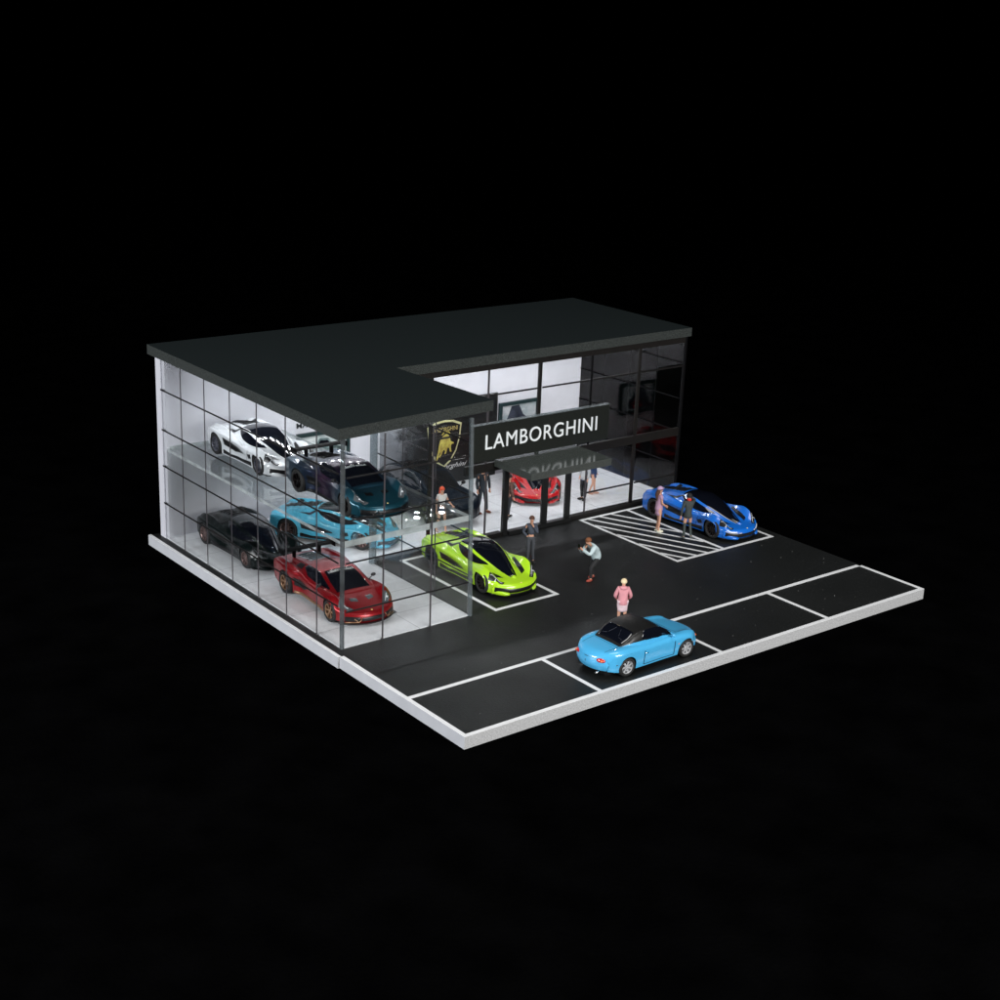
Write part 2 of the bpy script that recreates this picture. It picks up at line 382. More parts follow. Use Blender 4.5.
# entrance door
dr = part(B().box(10.43, 10.63, 11.68, 11.82, .005, 2.498), 'entrance_door', MT['doorframe'])
for x0, x1 in ((12.2, 12.47), (13.32, 13.57)): sub(B().box(x0, x1, 11.68, 11.76, .16, 2.498), 'door_stile', MT['doorframe'], dr)
sub(B().box(10.66, 13.57, 11.59, 11.80, .005, .16), 'door_rail', MT['doorframe'], dr)
sub(B().box(10.66, 12.2, 11.62, 11.78, 2.32, 2.498), 'door_rail', MT['doorframe'], dr)
sub(B().box(12.47, 13.32, 11.62, 11.78, 2.32, 2.498), 'door_rail', MT['doorframe'], dr)
for x0, x1 in ((10.67, 12.19), (12.48, 13.31)): sub(B().box(x0, x1, 11.68, 11.71, .165, 2.315), 'door_glass', MT['glass'], dr)
# entrance canopy
b = B(); b.box(9.93, 13.6, 9.64, 11.68, 2.69, 2.95, 0, side=1); part(b, 'canopy', [MT['canopy'], MT['canopy_edge']])

# ------------------------------------------------------------------ sign over the entrance
sg = thing('shop_sign', (11.9, 11.6, 3.0), label='long black sign board with white LAMBORGHINI lettering above the entrance', cat='sign')
def at(o, base, bb, name, mats, parent, smooth=False):
    q = bb.build(name, mats, parent, smooth); q.data.transform(Matrix.Translation(-Vector(base)*S)); return q
bs = (11.9, 11.6, 3.0)
at(None, bs, B().box(8.72, 15.02, 11.44, 11.58, 3.02, 4.33, bev=.012), 'sign_board', MT['sign'], sg)
at(None, bs, B().box(8.72, 15.02, 11.42, 11.60, 4.332, 4.36), 'board_edge', MT['edge'], sg)
b = B(); text_xz(b, 'LAMBORGHINI', 9.3, 3.44, .53, 5.12, 11.425, .03, space=1.1); at(None, bs, b, 'lettering', MT['letter'], sg)

# ------------------------------------------------------------------ mural, framed pictures
def muralmat():
    m, t, o = nt('smoke_print'); p = prin(t, (.02, .02, .02), .4)
    c = t.nodes.new('ShaderNodeTexCoord'); s = t.nodes.new('ShaderNodeSeparateXYZ'); t.links.new(c.outputs['Generated'], s.inputs[0])
    n = noise(t, .9, 5, .6); n.inputs['Distortion'].default_value = 1.2
    a = t.nodes.new('ShaderNodeMath'); a.operation = 'MULTIPLY_ADD'; a.inputs[1].default_value = -2.2; a.inputs[2].default_value = .75
    t.links.new(s.outputs[0], a.inputs[0])
    ad = t.nodes.new('ShaderNodeMath'); ad.operation = 'ADD'; t.links.new(a.outputs[0], ad.inputs[0]); t.links.new(n.outputs['Fac'], ad.inputs[1])
    r = ramp(t, ad.outputs[0], [(.3, (.008, .009, .009)), (.62, (.014, .016, .017)), (.86, (.06, .064, .072)), (1.0, (.26, .27, .3))])
    t.links.new(r.outputs[0], p.inputs['Base Color']); t.links.new(p.outputs[0], o.inputs[0]); return m
mu = thing('wall_mural', (11.9, 17.6, .05), label='dark smoky wall mural with a gold bull shield and white script on the back wall', cat='mural')
mb = (11.9, 17.6, .05)
at(None, mb, B().box(9.15, 14.7, 17.62, 17.69, .05, 3.45), 'mural_panel', muralmat(), mu)
sx, sz = 12.10, 1.756
sh = [(-.76, .62), (-.4, .76), (0, .8), (.4, .76), (.76, .62), (.70, .1), (.55, -.35), (.3, -.7), (0, -.9), (-.3, -.7), (-.55, -.35), (-.70, .1)]
KX, KZ = 1.06, 1.118
out = [(sx+x*1.02*KX, sz+z*1.02*KZ) for x, z in sh]; inn = [(sx+x*.93*KX, sz+z*.93*KZ) for x, z in sh]
b = B(); n = len(out)
V = [(x, 17.60, z) for x, z in out]+[(x, 17.60, z) for x, z in inn]+[(x, 17.618, z) for x, z in out]+[(x, 17.618, z) for x, z in inn]
F = [(i, (i+1) % n, n+(i+1) % n, n+i) for i in range(n)]+[((i+1) % n, i, 2*n+i, 2*n+(i+1) % n) for i in range(n)]
b.add(V, F); rim = at(None, mb, b, 'shield', MT['gold_pale'], mu)
b = B(); b.xzpoly([(sx+x*.925*KX, sz+z*.925*KZ) for x, z in sh], 17.607, 17.617); at(None, mb, b, 'shield_field', M('shield_black', (.008, .008, .008), .4), rim)
b = B(); text_xz(b, 'LAMBORGHINI', sx-.63, sz+.46, .17, 1.26, 17.603, .004); at(None, mb, b, 'shield_lettering', MT['gold'], rim)
bull = [(-.02, .36), (.10, .40), (.20, .34), (.27, .22), (.30, .08), (.44, .02), (.47, -.04), (.36, -.04), (.32, -.12), (.34, -.26), (.36, -.36), (.29, -.35), (.25, -.2), (.17, -.16),
        (.13, -.27), (.10, -.40), (.02, -.42), (.05, -.30), (.02, -.22), (-.06, -.28), (-.12, -.42), (-.20, -.52), (-.25, -.50), (-.17, -.36), (-.16, -.26), (-.24, -.38), (-.28, -.55), (-.37, -.66), (-.43, -.62),
        (-.33, -.45), (-.27, -.2), (-.24, 0), (-.20, .14), (-.14, .26)]
b = B(); b.xzpoly([(sx+x*1.0, sz+z*1.0-.05) for x, z in bull], 17.596, 17.606)
tail = [(-.14, .38), (-.06, .47), (.08, .52), (.22, .48), (.29, .38), (.26, .36), (.20, .44), (.08, .475), (-.04, .43), (-.10, .36)]
b.xzpoly([(sx+x, sz+z-.05) for x, z in tail][::-1], 17.596, 17.606)
at(None, mb, b, 'bull', MT['gold_dk'], rim)
b = B(); text_xz(b, 'Automobili', 12.55, .97, .14, .62, 17.603, .004, shear=.5); text_xz(b, 'Lamborghini', 11.22, .62, .25, 2.02, 17.603, .004, shear=.5)
at(None, mb, b, 'script_lettering', MT['white_pl'], mu)
def artmat(name, cols, sc_=1.4):
    m, t, o = nt(name); p = prin(t, cols[0], .3)
    n = noise(t, sc_, 5, .6); n.inputs['Distortion'].default_value = .8
    r = ramp(t, n.outputs['Fac'], [(.3+.4*k/(len(cols)-1), c) for k, c in enumerate(cols)])
    t.links.new(r.outputs[0], p.inputs['Base Color']); t.links.new(p.outputs[0], o.inputs[0]); return m
def picture(x0, x1, z0, z1, mats, label, kind):
    base = ((x0+x1)/2, 17.6, z0); o = thing('framed_picture', base, label=label, cat='picture', group='framed pictures on the back wall')
    fr = B(); w = .14
    fr.box(x0, x1, 17.58, 17.69, z0, z0+w); fr.box(x0, x1, 17.58, 17.69, z1-w, z1); fr.box(x0, x0+w, 17.58, 17.69, z0+w, z1-w); fr.box(x1-w, x1, 17.58, 17.69, z0+w, z1-w)
    at(None, base, fr, 'frame', M('dark_green_frame', (.012, .03, .032), .4), o)
    pc = at(None, base, B().box(x0+w+.002, x1-w-.002, 17.64, 17.688, z0+w+.002, z1-w-.002), 'print', mats[0], o)
    X = x0+w; U = x1-x0-2*w; Z = z0+w; H = z1-z0-2*w
    if kind == 0:
        s1 = [(.02, .0), (.98, .0), (.97, .3), (.9, .52), (.72, .62), (.6, .86), (.42, .88), (.3, .62), (.1, .5), (.03, .3)]
        at(None, base, B().xzpoly([(X+U*a, Z+H*c) for a, c in s1], 17.625, 17.638), 'printed_car', mats[1], pc)
        at(None, base, B().xzpoly([(X+U*a, Z+H*c) for a, c in [(.34, .62), (.68, .62), (.58, .8), (.43, .82)]], 17.615, 17.624), 'printed_windscreen', mats[2], pc)
    else:
        s1 = [(.0, .12), (.1, .3), (.2, .62), (.28, .95), (.5, .97), (.62, .6), (.74, .45), (.8, .2), (.7, .05), (.0, .0)]
        at(None, base, B().xzpoly([(X+U*a, Z+H*c) for a, c in s1], 17.625, 17.638), 'printed_shape', mats[1], pc)
        at(None, base, B().xzpoly([(X+U*a, Z+H*c) for a, c in [(.3, .1), (.62, .08), (.7, .3), (.55, .42), (.42, .34)]], 17.615, 17.624), 'printed_spot', mats[2], pc)
    return o
picture(5.5, 7.75, 1.55, 3.02, [artmat('grey_print', [(.3, .38, .38), (.5, .55, .55), (.7, .72, .72)]), artmat('teal_grey_print', [(.02, .03, .03), (.12, .17, .17), (.4, .45, .45)], 2.5), MT['blkgloss']],
        'wide framed picture of a grey car behind the raised cars, at left', 0)
picture(14.8, 16.85, 1.6, 2.98, [artmat('pale_print', [(.5, .5, .52), (.3, .36, .38), (.7, .7, .72)]), artmat('dark_print', [(.012, .016, .03), (.03, .035, .05), (.06, .07, .1)], 2), M('red_print', (.25, .01, .02), .4)],
        'small framed picture with dark and red print seen above the sign', 1)
b = B(); text_xz(b, 'MAY', 5.52, 3.22, .20, .66, 17.68, .012, bold=.01)
o = b.build('wall_lettering', M('grey_lettering', (.03, .035, .04), .5)); props(o, 'small black letters on the white back wall above the left picture', 'lettering')

# ------------------------------------------------------------------ cars
def curve(pts):
    """smooth (monotone-ish Hermite) interpolation through (x, y) points"""
    pts = sorted(pts); X = [p[0] for p in pts]; Y = [p[1] for p in pts]; n = len(X)
    d = [(Y[i+1]-Y[i])/(X[i+1]-X[i]) for i in range(n-1)]
    m = [d[0]]+[0 if d[i-1]*d[i] <= 0 else 2*d[i-1]*d[i]/(d[i-1]+d[i]) for i in range(1, n-1)]+[d[-1]]
    def f(x):
        if x <= X[0]: return Y[0]
        if x >= X[-1]: return Y[-1]
        i = 0
        while X[i+1] < x: i += 1
        h = X[i+1]-X[i]; t = (x-X[i])/h
        return (2*t**3-3*t*t+1)*Y[i]+(t**3-2*t*t+t)*h*m[i]+(-2*t**3+3*t*t)*Y[i+1]+(t**3-t*t)*h*m[i+1]
    return f
def smax(vals, k=.025):
    mx = max(vals); return mx+k*math.log(sum(math.exp((v-mx)/k) for v in vals))
def sstep(t): t = min(1, max(0, t)); return t*t*(3-2*t)
class Shape:
    def __init__(s, **k): s.__dict__.update(k)
    def H(s, x, y):
        y = abs(y); v = [s.deck(x)]
        if s.fz(x) > 0: v.append(s.fz(x)-s.fk*abs(y-s.fy(x))**1.25*1.9)
        if s.rz_(x) > 0: v.append(s.rz_(x)-s.rk*abs(y-s.ry(x))**1.25*1.9)
        h = smax(v, s.k)
        if s.x_c0 < x < s.x_c1:
            cb, cr, rz = s.cb(x), s.cr(x), s.roof(x)
            if rz > h:
                t = (cb-y)/max(.02, cb-cr)
                g = sstep(t) if t < 1 else 1
                if t <= 1: g = math.sin(min(1, max(0, t))*PI/2)**s.cexp
                crown = s.crown*(1-(y/max(.1, cr))**2) if y < cr else 0
                hc = h+(rz-s.crown-h)*g+crown*g
                h = max(h, hc)
        # end rounding
        for e, r, sg in ((s.xf, s.rf, 1), (s.xr, s.rr, -1)):
            q = (x-(e-sg*r))*sg
            if q > 0: h -= s.edge*(r-math.sqrt(max(0, r*r-q*q)))/r
        return h
    def bow(s, x, y):
        f = s.bowf*sstep((x-s.bx1)/(s.xf-s.bx1)) if x > s.bx1 else 0
        r = s.bowr*sstep((s.bx0-x)/(s.bx0-s.xr)) if x < s.bx0 else 0
        q = min(1.0, abs(y)/s.w(x))**s.bexp
        return x-f*q+r*q
    def top(s, x, y, off=0):
        """y in metres, on the upper surface"""
        w = s.w(x); r = s.r; a = abs(y)
        drop = r-math.sqrt(max(0, r*r-(a-(w-r))**2)) if a > w-r else 0
        z = s.H(x, min(a, w-r*.3))-drop
        return Vector((s.bow(x, y), y, z+off))
    def shz(s, x): return s.H(x, s.w(x)-s.r*.3)-s.r
    def zb(s, x):
        z = s.sill(x)
        for xa, R in ((s.xaf, s.Rf), (s.xar, s.Rr)):
            if abs(x-xa) < R: z = max(z, s.wz+math.sqrt(R*R-(x-xa)**2))
        return z
    def sidey(s, x, z):
        w = s.w(x); zs = s.shz(x); v = min(1, max(0, (zs-z)/max(.05, zs-.12)))
        return w-s.tuck*v**2-s.scoop(x)*(min(v/.42, 1)**1.3 if v < .42 else max(0, 1-(v-.42)/.58)**.8)
    def side(s, x, z, sg=1, off=0):
        y = s.sidey(x, z)+off
        return Vector((s.bow(x, y), sg*y, z))
    def front(s, y, z, off=0):
        zt = s.top(s.xf, y).z; v = (zt-z)/max(.05, zt-s.zf)
        x = s.bow(s.xf, y)+s.fl*math.sin(PI*min(1, max(0, v)))*1.0-s.flb*max(0, v)+off
        return Vector((x, y, z))
    def rear(s, y, z, off=0):
        zt = s.top(s.xr, y).z; v = (zt-z)/max(.05, zt-s.zr)
        return Vector((s.bow(s.xr, y)-s.rl*math.sin(PI*min(1, max(0, v)))+s.rlb*max(0, v)-off, y, z))
def body_mesh(s, mats, nt_=44, ns=14):
    xs = [s.xr+(s.xf-s.xr)*i/126 for i in range(127)]
    for xa, R in ((s.xaf, s.Rf), (s.xar, s.Rr)):
        for q in (-R-.002, -R+.002, -R+.012, R-.012, R-.002, R+.002): xs.append(xa+q)
    for e, r, sg in ((s.xf, s.rf, 1), (s.xr, s.rr, -1)):
        for q in (.5, .2, .08, .03, .01): xs.append(e-sg*r*q)
    xs = sorted(set(round(x, 4) for x in xs)); V = []; rows = 2*(nt_+ns+1)+1
    F = []; mi = []
    for x in xs:
        w = s.w(x); half = []
        for j in range(nt_+1):
            u = j/nt_
            if u < .86: y = u/.86*(w-s.r)
            else: y = w-s.r+s.r*math.sin((u-.86)/.14*PI/2)
            half.append(s.top(x, y))
        zs = half[-1].z; zb = min(s.zb(x), zs-.01)
        for j in range(1, ns+1):
            z = zs+(zb-zs)*j/ns; half.append(s.side(x, z))
        e = half[-1].copy(); e.y -= .10; half.append(e)          # return flange
        col = [Vector((p.x, -p.y, p.z)) for p in half[:0:-1]]+half
        V += col
    R = len(col)
    for i in range(len(xs)-1):
        for j in range(R-1):
            F.append((i*R+j, (i+1)*R+j, (i+1)*R+j+1, i*R+j+1)); mi.append(1 if j in (0, R-2) else 0)
    # end caps: rows from the top edge down
    for end, fn, zl_, first in ((s.xf, s.front, s.zf, False), (s.xr, s.rear, s.zr, True)):
        yy = [s.w(end)*math.sin((j/20-1)*PI/2) if False else s.w(end)*(j/20-1) for j in range(41)]
        b0 = len(V); K = 9
        for k in range(K+1):
            for y in yy:
                zt = s.top(end, y).z; z = zt+(min(zl_, zt-.01)-zt)*k/K; V.append(fn(y, z) if k else s.top(end, y))
        N = len(yy)
        for k in range(K):
            for j in range(N-1):
                q = (b0+k*N+j, b0+k*N+j+1, b0+(k+1)*N+j+1, b0+(k+1)*N+j)
                F.append(q if first else q[::-1]); mi.append(0)
    me = mesh_from('body', V, F, mats, True, mi); me.set_sharp_from_angle(angle=math.radians(24)); return me
def patch(b, fn, A, Bq, n=16, m=10, off=.008, mi=0, mirror=False, thick=.02):
    """fills between the two outlines A and B (lists of 2-D points) on the surface fn(u, v, off)"""
    def along(P, t):
        L = [0]
        for i in range(len(P)-1): L.append(L[-1]+math.dist(P[i], P[i+1]))
        d = t*L[-1]
        for i in range(len(P)-1):
            if d <= L[i+1] or i == len(P)-2:
                q = (d-L[i])/max(1e-9, L[i+1]-L[i]); return (P[i][0]+(P[i+1][0]-P[i][0])*q, P[i][1]+(P[i+1][1]-P[i][1])*q)
    for sg in ((1, -1) if mirror else (1,)):
        V = []; F = []
        for i in range(n+1):
            a = along(A, i/n); c = along(Bq, i/n)
            for j in range(m+1):
                t = j/m; e = 1 if m < 2 or (0 < j < m and 0 < i < n) else -.6
                u = a[0]+(c[0]-a[0])*t; v = a[1]+(c[1]-a[1])*t
                p = fn(u, v, off*e); V.append((p[0], p[1]*sg, p[2]))
        for i in range(n):
            for j in range(m):
                q = (i*(m+1)+j, (i+1)*(m+1)+j, (i+1)*(m+1)+j+1, i*(m+1)+j+1); F.append(q if sg > 0 else q[::-1])
        b.add(V, F, mi)
    return b
def fixn(me):
    bm = bmesh.new(); bm.from_mesh(me); bmesh.ops.recalc_face_normals(bm, faces=bm.faces); bm.to_mesh(me); bm.free()
def wheel_parts(R, wd, spokes, style=0):
    t = B(); t.lathe_y([(-wd/2+.02, R*.66), (-wd/2, R*.72), (-wd/2, R*.90), (-wd/2+.03, R), (wd/2-.03, R), (wd/2, R*.90), (wd/2, R*.72), (wd/2-.02, R*.66), (wd/2-.06, R*.64)], 0, 0, 32)
    r = B(); o = wd/2-.015
    r.lathe_y([(o, R*.70), (o+.004, R*.67), (o-.015, R*.62), (o-.10, R*.60), (o-.11, .02), (o-.11, 0)], 0, 0, 32)
    r2 = B()
    for k in range(spokes):
        a = 2*PI*k/spokes
        for da in ((-.13, .13) if style else (0,)):
            c0, s0 = math.cos(a+da*.3), math.sin(a+da*.3); c1, s1 = math.cos(a+da), math.sin(a+da)
            wv = .014 if style else .026
            n = (-s0, c0)
            V = []
            for (rr, cc, ss, yy) in ((.03, c0, s0, o-.035), (R*.65, c1, s1, o-.012)):
                for sgn in (-1, 1):
                    for dy in (0, -.035): V.append((cc*rr-ss*wv*sgn, yy+dy, ss*rr+cc*wv*sgn))
            r2.add(V, [(0, 2, 6, 4), (1, 5, 7, 3), (0, 4, 5, 1), (2, 3, 7, 6), (4, 6, 7, 5), (0, 1, 3, 2)])
    r2.lathe_y([(o-.03, .055), (o-.02, .045), (o-.02, 0)], 0, 0, 14)
    d = B(); d.lathe_y([(o-.09, R*.5), (o-.085, R*.5), (o-.085, .05)], 0, 0, 24)
    r.add(r2.V, r2.F, 0); r.add(d.V, d.F, 1)
    return t, r
mesh_cache = {}
def add_wheels(root, s, key, spokes, style, rim):
    if key not in mesh_cache:
        mesh_cache[key] = []
        for R, wd in ((s.wrf, s.wwf), (s.wrr, s.wwr)):
            t, r = wheel_parts(R, wd, spokes, style)
            tm = t.mesh('tyre', [MT['tyre']], True); rm = r.mesh('rim', [rim, MT['blk']], False); fixn(tm); fixn(rm)
            mesh_cache[key].append((tm, rm))
    for ax, (xa, R, wd, yy) in enumerate(((s.xaf, s.wrf, s.wwf, s.yf), (s.xar, s.wrr, s.wwr, s.yr))):
        for sg in (1, -1):
            w = bpy.data.objects.new('wheel', mesh_cache[key][ax][0]); C.objects.link(w); w.parent = root
            w.location = Vector((xa, sg*yy, R))*S; w.rotation_euler = (0, 0, 0 if sg > 0 else PI)
            rm = bpy.data.objects.new('rim', mesh_cache[key][ax][1]); C.objects.link(rm); rm.parent = w
            if len(rm.data.materials): rm.material_slots[0].link = 'OBJECT'; rm.material_slots[0].material = rim
def xf_tree(root, dx, wz=0): pass
def under(root, s):
    b = B(); w = min(s.yf-s.wwf/2, s.yr-s.wwr/2)-.03
    b.box(s.xr+.25, s.xf-.75, -w, w, .10, .42)
    b.box(s.xar+s.Rr+.02, s.xaf-s.Rf-.02, -s.w(0)+.14, s.w(0)-.14, .10, .40)
    b.build('underbody', MT['blk'], root)

# ---- the low angular supercar (six of them)
hyper = Shape(xf=2.32, xr=-2.28, rf=.10, rr=.16, edge=.10, k=.010, r=.055, bexp=2.4, cexp=1.0, crown=.05,
    w=curve([(-2.28, .90), (-1.9, .98), (-1.38, 1.03), (-.8, 1.01), (0, .95), (.7, .95), (1.4, 1.01), (1.9, .98), (2.32, .90)]),
    deck=curve([(-2.28, .80), (-1.6, .86), (-.8, .84), (-.2, .76), (.5, .68), (1.0, .63), (1.5, .57), (1.95, .49), (2.32, .42)]),
    fz=curve([(-.4, .62), (.3, .73), (.9, .80), (1.3, .86), (1.75, .76), (2.1, .59), (2.32, .46)]), fy=curve([(-.4, .80), (1.35, .82), (2.32, .78)]), fk=.75,
    rz_=curve([(-2.28, .84), (-1.8, .95), (-1.3, .985), (-.8, .95), (-.2, .80), (.3, .66), (.8, .5)]), ry=curve([(-2.28, .68), (-1.3, .74), (.3, .84)]), rk=.55,
    x_c0=-2.1, x_c1=1.92,
    cb=curve([(-2.1, .34), (-1.5, .46), (-.8, .66), (-.1, .78), (.5, .76), (1.1, .56), (1.6, .34), (1.92, .14)]),
    cr=curve([(-2.1, .18), (-1.5, .26), (-.8, .40), (-.1, .47), (.5, .42), (1.1, .28), (1.6, .14), (1.92, .04)]),
    roof=curve([(-2.1, .86), (-1.6, .97), (-1.0, 1.08), (-.4, 1.15), (0, 1.16), (.5, 1.06), (1.0, .88), (1.5, .68), (1.92, .53)]),
    bowf=.42, bowr=.16, bx1=1.3, bx0=-1.6, sill=curve([(-2.28, .22), (-1.8, .16), (0, .12), (1.8, .12), (2.32, .12)]), xaf=1.40, xar=-1.42, Rf=.40, Rr=.41, wz=.36,
    tuck=.05, scoop=lambda x: .13*math.exp(-((x+.25)/.62)**2), zf=.12, zr=.22, fl=.03, flb=.05, rl=.02, rlb=.10,
    wrf=.35, wrr=.37, wwf=.25, wwr=.31, yf=.86, yr=.86)
def build_hyper():
    s = hyper; parts = []
    def P(name, b, mat, smooth=True):
        me = b.mesh(name, [MT[mat]], smooth); fixn(me) if name not in () else None; parts.append((name, me, mat)); return me
    bm_ = body_mesh(s, [MT['p_lime'], MT['blk']]); fixn(bm_); parts.append(('body', bm_, None))
    T_ = s.top; f = lambda x, k: s.cb(x)*k
    def rail(k, x0, x1, n=14): return [(x0+(x1-x0)*i/n, s.cb(x0+(x1-x0)*i/n)*k) for i in range(n+1)]
    # windscreen and roof glass in one sweep
    b = B(); patch(b, T_, rail(-.66, 1.86, -.52), rail(.66, 1.86, -.52), 44, 26, .014); P('windscreen', b, 'blkgloss')
    # side windows
    for sg in (1, -1):
        up = [(x, s.cb(x)*(.735+.0*x)*sg) for x in [1.0-.1*i for i in range(16)]]
        lo = [(x, s.cb(x)*kk*sg) for x, kk in zip([1.10-.107*i for i in range(16)], [.74, .82, .88, .92, .94, .955, .96, .96, .96, .955, .95, .93, .90, .86, .80, .74])]
        b = B(); patch(b, T_, up, lo, 30, 10, .010); P('side_window', b, 'blkgloss')
    # engine spine with slats
    b = B(); patch(b, T_, rail(-.42, -.58, -1.95), rail(.42, -.58, -1.95), 26, 14, .008)
    for k in range(5):
        x = -.75-.24*k; w = s.cb(x)*.5
        patch(b, T_, [(x, -w), (x, w)], [(x-.10, -w*.9), (x-.10, w*.9)], 10, 3, .03)
    P('engine_cover', b, 'blk')
    for sg in (1, -1):        # slots on the haunches
        b = B(); patch(b, T_, [(-.35, .50*sg), (-.75, .58*sg), (-1.25, .50*sg)], [(-.35, .54*sg), (-.78, .70*sg), (-1.25, .60*sg)], 16, 5, .012); P('shoulder_intake', b, 'blk')
        b = B(); patch(b, T_, [(-1.55, .50*sg), (-1.80, .50*sg)], [(-1.5, .66*sg), (-1.72, .74*sg)], 8, 4, .012); P('rear_vent', b, 'blk')
    # channels between nose and front fenders
    for sg in (1, -1):
        b = B(); patch(b, T_, [(1.84, .34*sg), (1.36, .49*sg), (.80, .71*sg)], [(1.70, .60*sg), (1.25, .66*sg), (.86, .76*sg)], 16, 6, .010); P('fender_channel', b, 'blk')
    # headlights: a dark wedge with a bright Y
    for sg in (1, -1):
        b = B(); patch(b, T_, [(1.70, .82*sg), (1.92, .70*sg), (2.10, .48*sg)], [(1.98, .945*sg), (2.16, .86*sg), (2.24, .62*sg)], 18, 8, .012); P('headlight', b, 'blk')
        b = B(); patch(b, T_, [(1.84, .85*sg), (2.15, .56*sg)], [(1.875, .88*sg), (2.185, .59*sg)], 14, 2, .024)
        patch(b, T_, [(2.00, .735*sg), (2.20, .83*sg)], [(2.03, .70*sg), (2.225, .80*sg)], 10, 2, .024); P('headlight_strip', b, 'lamp')
    # front face: full-width black mouth under a moustache line, body-coloured corner lips
    Fn = s.front
    b = B(); patch(b, Fn, [(-.87, .375), (-.45, .315), (0, .305), (.45, .315), (.87, .375)], [(-.87, .14), (-.45, .14), (0, .14), (.45, .14), (.87, .14)], 40, 6, .010); P('front_grille', b, 'blk')
    for sg in (1, -1):
        b = B(); patch(b, Fn, [(.87*sg, .395), (.45*sg, .335)], [(.87*sg, .370), (.45*sg, .312)], 12, 2, .028); patch(b, Fn, [(.45*sg, .335), (.30*sg, .325)], [(.45*sg, .312), (.30*sg, .305)], 5, 2, .028); P('nose_trim', b, 'white_pl')
        b = B(); V = []; n_ = 12
        for i in range(n_+1):
            y = (.46+.43*i/n_)*sg; p = Fn(y, .16); e = .02+.09*math.sin(PI*min(1, .15+i/n_))
            zt = .15+.10*(i/n_)
            for q in ((e, .105), (e, zt*.8+.02), (.0, zt+.05), (-.04, .105)): V.append((p.x+q[0], y, q[1]))
        b.add(V, [(i*4+k, i*4+(k+1) % 4, (i+1)*4+(k+1) % 4, (i+1)*4+k) for i in range(n_) for k in range(4)]+[(0, 1, 2, 3), (n_*4+3, n_*4+2, n_*4+1, n_*4)]); P('front_lip', b, 'p_lime')
    b = B(); n = 24
    V = []
    for i in range(n+1):
        y = -.93+1.86*i/n; p = s.front(min(.89, max(-.89, y)), .13); 
        for q in ((.045, .125), (.045, .10), (-.12, .10), (-.12, .125)): V.append((p.x+q[0], y, q[1]))
    b.add(V, [(i*4+k, i*4+(k+1) % 4, (i+1)*4+(k+1) % 4, (i+1)*4+k) for i in range(n) for k in range(4)]+[(0, 1, 2, 3), (n*4+3, n*4+2, n*4+1, n*4)]); P('front_splitter', b, 'blk', False)
    b = B(); p = s.top(2.24, 0); b.ell((p.x, 0, p.z+.004), (.035, .03, .012)); P('nose_badge', b, 'gold')
    # sides: deep intake, lower blade
    for sg in (1, -1):
        fs = lambda x, z, o, sg=sg: s.side(x, z, sg, o)
        b = B(); patch(b, fs, [(.30, .46), (-.45, .66), (-.95, .74)], [(.30, .42), (-.30, .34), (-.90, .46)], 18, 8, .010); P('side_intake', b, 'blk')
        b = B(); patch(b, fs, [(.94, .34), (.2, .26), (-.50, .24), (-.96, .34)], [(.94, .14), (.2, .13), (-.50, .13), (-.96, .14)], 24, 4, .012); P('side_skirt', b, 'blk')
        b = B(); patch(b, fs, [(.70, .66), (.58, .30)], [(.715, .66), (.595, .30)], 16, 1, .010); patch(b, fs, [(-.30, .70), (-.38, .62)], [(-.285, .70), (-.365, .62)], 6, 1, .010); P('door_gap', b, 'blk')
        b = B(); patch(b, fs, [(.88, .58), (.62, .52)], [(.93, .42), (.70, .36)], 8, 5, .010); P('fender_vent', b, 'blk')
    # tail
    Rn = s.rear
    b = B(); patch(b, Rn, [(-.8, .62), (0, .60), (.8, .62)], [(-.8, .30), (0, .26), (.8, .30)], 24, 6, .01); P('tail_panel', b, 'blk')
    for sg in (1, -1):
        b = B(); patch(b, Rn, [(.35*sg, .66), (.82*sg, .68)], [(.38*sg, .63), (.82*sg, .64)], 12, 2, .016); P('tail_light', b, 'redlamp')
    return parts
